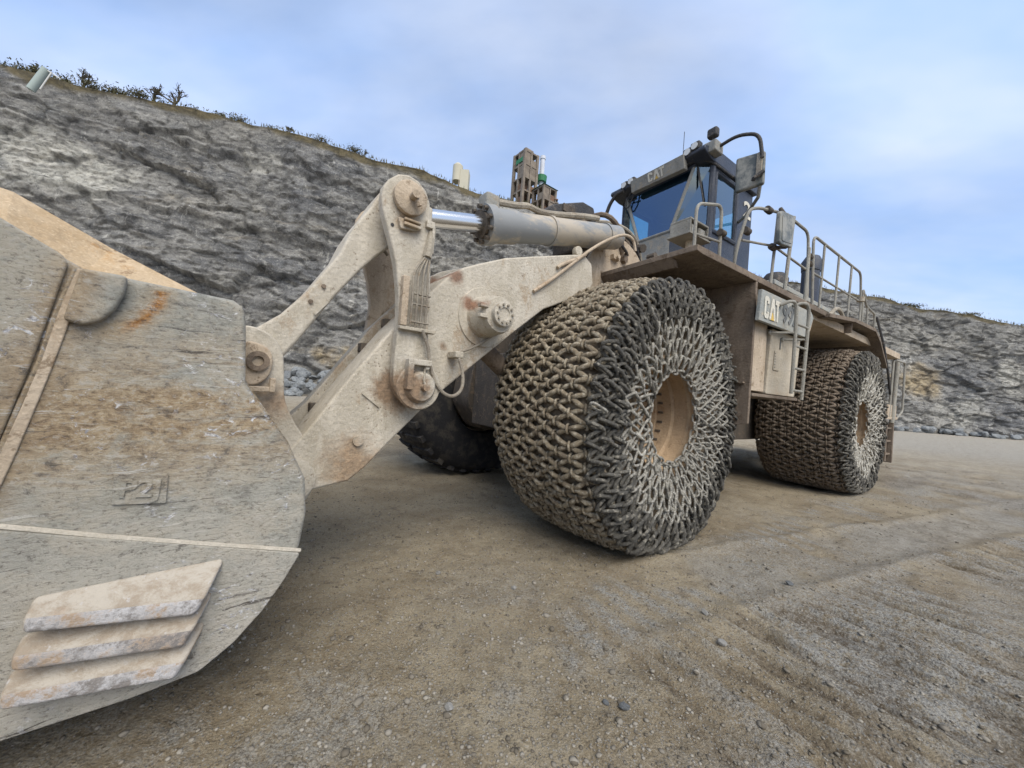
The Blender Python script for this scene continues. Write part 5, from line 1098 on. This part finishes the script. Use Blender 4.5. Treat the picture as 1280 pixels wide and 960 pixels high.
# deck mirror on the rail post, light cluster on the fender
dm = B(MB().prism(round_poly([(4.15, 3.79), (3.72, 3.86), (3.74, 3.45), (4.12, 3.40)], .05), 2.20, 2.25), 'deck_mirror', 'mirror_back', bevel=.012)
build(MB().prism(round_poly([(4.10, 3.75), (3.76, 3.82), (3.78, 3.49), (4.08, 3.44)], .04), 2.252, 2.256), 'mirror_face', 'mirror_back', dm)
build(MB().cyl((3.9, 2.22, 3.80), (3.88, 2.14, 3.94), .022, 8).cyl((3.84, 2.22, 3.44), (3.86, 2.12, 3.46), .022, 8), 'mirror_clamp', 'dark_frame', dm, sm=True)
lt = B(MB().box(4.70, 5.10, 1.44, 1.70, 3.575, 3.598).box(4.70, 4.72, 1.44, 1.70, 3.42, 3.573).box(5.08, 5.10, 1.44, 1.70, 3.42, 3.573).box(4.68, 5.13, 1.42, 1.72, 3.395, 3.418).box(4.722, 5.078, 1.44, 1.46, 3.42, 3.573), 'work_light_bracket', 'rail_steel', bevel=.004)
build(MB().cyl((4.90, 1.58, 2.93), (4.90, 1.58, 3.392), .045, 12), 'bracket_post', 'dust_paint', lt, sm=True)
for x in (4.99, 4.81):
    l_ = build(MB().box(x - .065, x + .065, 1.52, 1.68, 3.43, 3.545), 'work_light', 'rail_steel', lt, bevel=.015)
    build(MB().box(x - .05, x + .05, 1.681, 1.686, 3.445, 3.53), 'lamp_lens', 'grey_paint', lt, bevel=.002)

# --- cab
cab = B(MB().box(1.80, 3.30, -.88, .88, 2.95, 4.12).box(1.80, 1.95, -.88, .88, 4.123, 4.6).box(1.80, 1.95, -.88, -.62, 4.603, 5.36).box(1.80, 1.95, .62, .88, 4.603, 5.36).box(1.80, 1.95, -.617, .617, 5.15, 5.36), 'cab', 'cab_paint', bevel=.015)
def bar(a, b, w, nm='pillar', mat='cab_paint', parent=None): return build(MB().tube([a, b], w, 8), nm, mat, parent or cab, sm=True)
T = 5.36
# front corner posts: windshield wider at the top, corner panes wider at the bottom
WB, WT = (3.44, .33, 4.38), (3.42, .68, 5.34)
for sy in (1, -1):
    m_ = lambda p: (p[0], p[1] * sy, p[2])
    bar(m_(WB), m_(WT), .030, 'pillar', 'grey_paint'); bar(m_((3.22, .88, 4.1)), m_((3.22, .88, T)), .055)
    build(MB().box(2.36, 3.18, *sorted((.86 * sy, .885 * sy)), 2.98, 4.30), 'door_panel', 'cab_paint', cab, bevel=.01)
    build(MB().box(1.78, 2.34, *sorted((.83 * sy, .89 * sy)), 2.96, T), 'rear_quarter', 'cab_paint', cab, bevel=.02)
    for a, b in (((2.38, .88, 4.30), (3.18, .88, 4.30)), ((2.38, .88, T - .06), (3.18, .88, T - .06)), ((2.38, .88, 4.30), (2.38, .88, T - .06)), ((3.12, .88, 4.30), (3.12, .88, T - .06))): bar(m_(a), m_(b), .042, 'door_frame')
    build(MB().add([m_((2.40, .875, 4.32)), m_((3.10, .875, 4.32)), m_((3.10, .875, 5.28)), m_((2.40, .875, 5.28))], [(0, 1, 2, 3)]), 'door_glass', 'side_glass', cab)
    build(MB().add([m_((3.44, .35, 4.38)), m_((3.26, .87, 4.22)), m_((3.26, .87, 5.32)), m_((3.43, .70, 5.33))], [(0, 1, 2, 3)]), 'corner_glass', 'side_glass', cab)
    build(MB().hexa([m_((3.43, .33, 3.0)), m_((3.26, .87, 3.0)), m_((3.22, .87, 3.0)), m_((3.37, .33, 3.0)), m_((3.45, .33, 4.36)), m_((3.26, .87, 4.20)), m_((3.22, .87, 4.20)), m_((3.40, .33, 4.34))]), 'lower_corner_panel', 'cab_paint', cab)
    bar(m_((3.44, .33, 4.37)), m_((3.24, .88, 4.21)), .03)
build(MB().box(3.40, 3.45, -.328, .328, 3.0, 4.36), 'lower_front_panel', 'grey_paint', cab, bevel=.006)
build(MB().add([(3.44, -.33, 4.39), (3.44, .33, 4.39), (3.42, .68, 5.34), (3.42, -.66, 5.34)], [(0, 1, 2, 3)]), 'windshield', 'cab_glass', cab)
bar((3.44, -.34, 4.38), (3.44, .34, 4.38), .030, 'window_frame', 'grey_paint'); bar((3.42, -.70, 5.35), (3.42, .70, 5.35), .035, 'window_frame')
build(MB().add([(1.875, -.615, 4.6), (1.875, .615, 4.6), (1.875, .615, 5.148), (1.875, -.615, 5.148)], [(0, 1, 2, 3)]), 'rear_glass', 'cab_glass', cab)
roof = build(MB().prism(round_poly([(1.72, 5.365), (3.36, 5.365), (3.62, 5.44), (3.60, 5.52), (3.2, 5.60), (1.75, 5.62)], .04), -.95, .95), 'roof', 'cab_paint', cab, bevel=.02)
vis = build(MB().hexa([(3.50, -.44, 5.30), (3.50, .62, 5.28), (3.60, .62, 5.28), (3.60, -.44, 5.30), (3.56, -.44, 5.50), (3.56, .62, 5.50), (3.66, .62, 5.50), (3.66, -.44, 5.50)]), 'visor', 'grey_paint', cab, bevel=.012)
mtx = Matrix.Translation((3.615, .02, 5.315)) @ Matrix(((0, 0, 1, 0), (1, 0, 0, 0), (0, 1, 0, 0), (0, 0, 0, 1))) @ Matrix.Rotation(R(-16), 4, 'X')
cat_logo(vis, Matrix.Translation((3.612, -.06, 5.325)) @ Matrix(((0, .30, 1, 0), (1, 0, 0, 0), (0, 1, 0, 0), (0, 0, 0, 1))), .145)
me_ = text_mesh('2', .34, .004, .008); letters(me_, face_y(1.99, .896, 5.0) @ Matrix.Diagonal((1.7, 1.2, 1, 1)), 'fleet_number', 'letter_white', cab)
for y, z_ in ((-.62, 5.52), (-.46, 5.53), (.78, 5.56), (.66, 5.52)):
    l_ = build(MB().box(3.50, 3.62, y - .075, y + .075, z_ - .06, z_ + .07), 'roof_light', 'black_steel', cab, bevel=.02); build(MB().cyl((3.622, y, z_), (3.632, y, z_), .055, 14), 'lamp_lens', 'lamp_lens', l_, sm=True)
tl = build(MB().box(3.28, 3.40, .84, 1.0, 5.74, 5.89), 'roof_light', 'black_steel', cab, bevel=.03); build(MB().cyl((3.34, .92, 5.60), (3.34, .92, 5.745), .02, 8), 'lamp_stem', 'black_steel', tl)
bx2 = build(MB().box(3.26, 3.50, .84, 1.06, 5.42, 5.60), 'light_mount', 'grey_paint', cab, bevel=.02)
# mirror on a curved arm
ma = B(MB().tube(rounded([(3.36, .98, 5.52), (3.34, 1.30, 5.58), (3.22, 1.56, 5.52), (3.18, 1.60, 5.15)], .16), .026, 10), 'mirror_arm', 'black_steel', sm=True)
mr_ = build(MB().hexa([(3.20, 1.24, 4.76), (3.12, 1.62, 4.78), (3.04, 1.60, 4.78), (3.12, 1.22, 4.76), (3.22, 1.24, 5.30), (3.14, 1.62, 5.28), (3.06, 1.60, 5.28), (3.14, 1.22, 5.30)]), 'mirror', 'mirror_back', ma, bevel=.035, seg=3)
build(MB().box(3.155, 3.185, 1.52, 1.60, 4.92, 5.26), 'mirror_bracket', 'hose_dust', ma, bevel=.01)
build(MB().tube([(3.16, 1.62, 4.95), (3.22, 1.52, 4.86), (3.2, 1.50, 4.84)], .03, 8), 'mirror_knuckle', 'black_steel', ma, sm=True)
build(MB().tube([(3.10, 1.56, 4.82), (3.0, 1.5, 4.66), (2.6, 1.15, 4.62), (2.3, .90, 4.70)], .026, 8), 'mirror_strut', 'grey_paint', ma, sm=True)
B(MB().tube(rounded([(3.60, -.62, 5.42), (3.60, -.80, 5.42), (3.60, -.95, 5.30), (3.60, -1.04, 5.10)], .1), .035, 8), 'mirror_arm', 'black_steel', sm=True)
# wipers, antenna, grab hoops
for a, b in (((3.40, .74, 5.33), (3.36, .84, 4.72)), ((3.40, .72, 5.33), (3.38, .80, 4.95))): bar(a, b, .012, 'wiper', 'black_steel')
bar((3.48, -.60, 5.25), (3.48, -.40, 5.22), .012, 'wiper', 'black_steel')
bar((2.4, -.2, 5.60), (2.4, -.2, 6.9), .006, 'antenna', 'black_steel')
build(MB().tube([(3.50, .60, 5.40), (3.44, .76, 5.42), (3.34, .92, 5.36), (3.0, .96, 5.32), (2.7, .95, 5.34)], .02, 8, smooth=2), 'roof_hose', 'black_steel', cab, sm=True)
build(MB().tube([(3.5, -.50, 5.40), (3.52, -.66, 5.20), (3.52, -.58, 5.06), (3.52, -.48, 5.2), (3.5, -.45, 5.38)], .014, 8, smooth=2), 'mirror_loop', 'black_steel', cab, sm=True)
# interior
seat = build(MB().box(2.20, 2.62, -.28, .28, 3.95, 4.25).box(2.08, 2.24, -.26, .26, 4.27, 4.95).box(2.10, 2.2, -.14, .14, 4.97, 5.12), 'seat', 'seat_fabric', cab, bevel=.04)
build(MB().box(3.02, 3.30, -.34, .34, 4.15, 4.42).cyl((2.98, 0, 4.30), (2.86, 0, 4.42), .02, 8).lathe([(-.015, .17), (0, .19), (.015, .17), (0, .155), (-.015, .17)], 20, (-1, 0, 1), (2.86, 0, 4.43)), 'console', 'seat_fabric', cab, bevel=.02)

# --- counterweight and rear ladder
cw = B(MB().prism(round_poly([(-2.3, 1.0), (-2.3, 2.4), (-3.6, 2.6), (-4.4, 2.3), (-4.4, 1.2), (-3.4, .9)], .12), -1.55, 1.55), 'counterweight', 'dust_brown', bevel=.03)
rl = B(MB().box(-2.70, -2.62, 1.75, 2.05, .42, 1.35).box(-3.32, -3.24, 1.75, 2.05, .36, 1.30), 'rear_ladder', 'dust_brown', bevel=.01)
for z_ in (.55, .85, 1.15): build(MB().box(-3.238, -2.702, 1.80, 2.02, z_, z_ + .04), 'step', 'dust_brown', rl, bevel=.006)
build(MB().box(-3.6, -2.55, 1.35, 2.05, 1.38, 1.44), 'landing', 'dust_warm', rl, bevel=.008)
build(MB().box(-3.5, -2.66, 2.0, 2.04, 1.442, 1.72), 'toe_board', 'dust_warm', rl, bevel=.006)
build(MB().tube(rounded([(-2.85, 2.03, 1.40), (-3.02, 2.03, 2.78), (-4.2, 2.03, 2.82), (-4.2, 2.03, 2.1)], .12), .024, 8), 'handrail', 'rail_steel', rl, sm=True)
build(MB().tube([(-3.05, 2.05, 1.30), (-3.30, 2.05, 2.74)], .045, 10), 'handrail', 'rail_steel', rl, sm=True)
build(MB().tube(rounded([(-4.2, 2.03, 2.1), (-4.2, 2.03, 1.6), (-3.6, 2.03, 1.4)], .1), .022, 8), 'handrail', 'rail_steel', rl, sm=True)
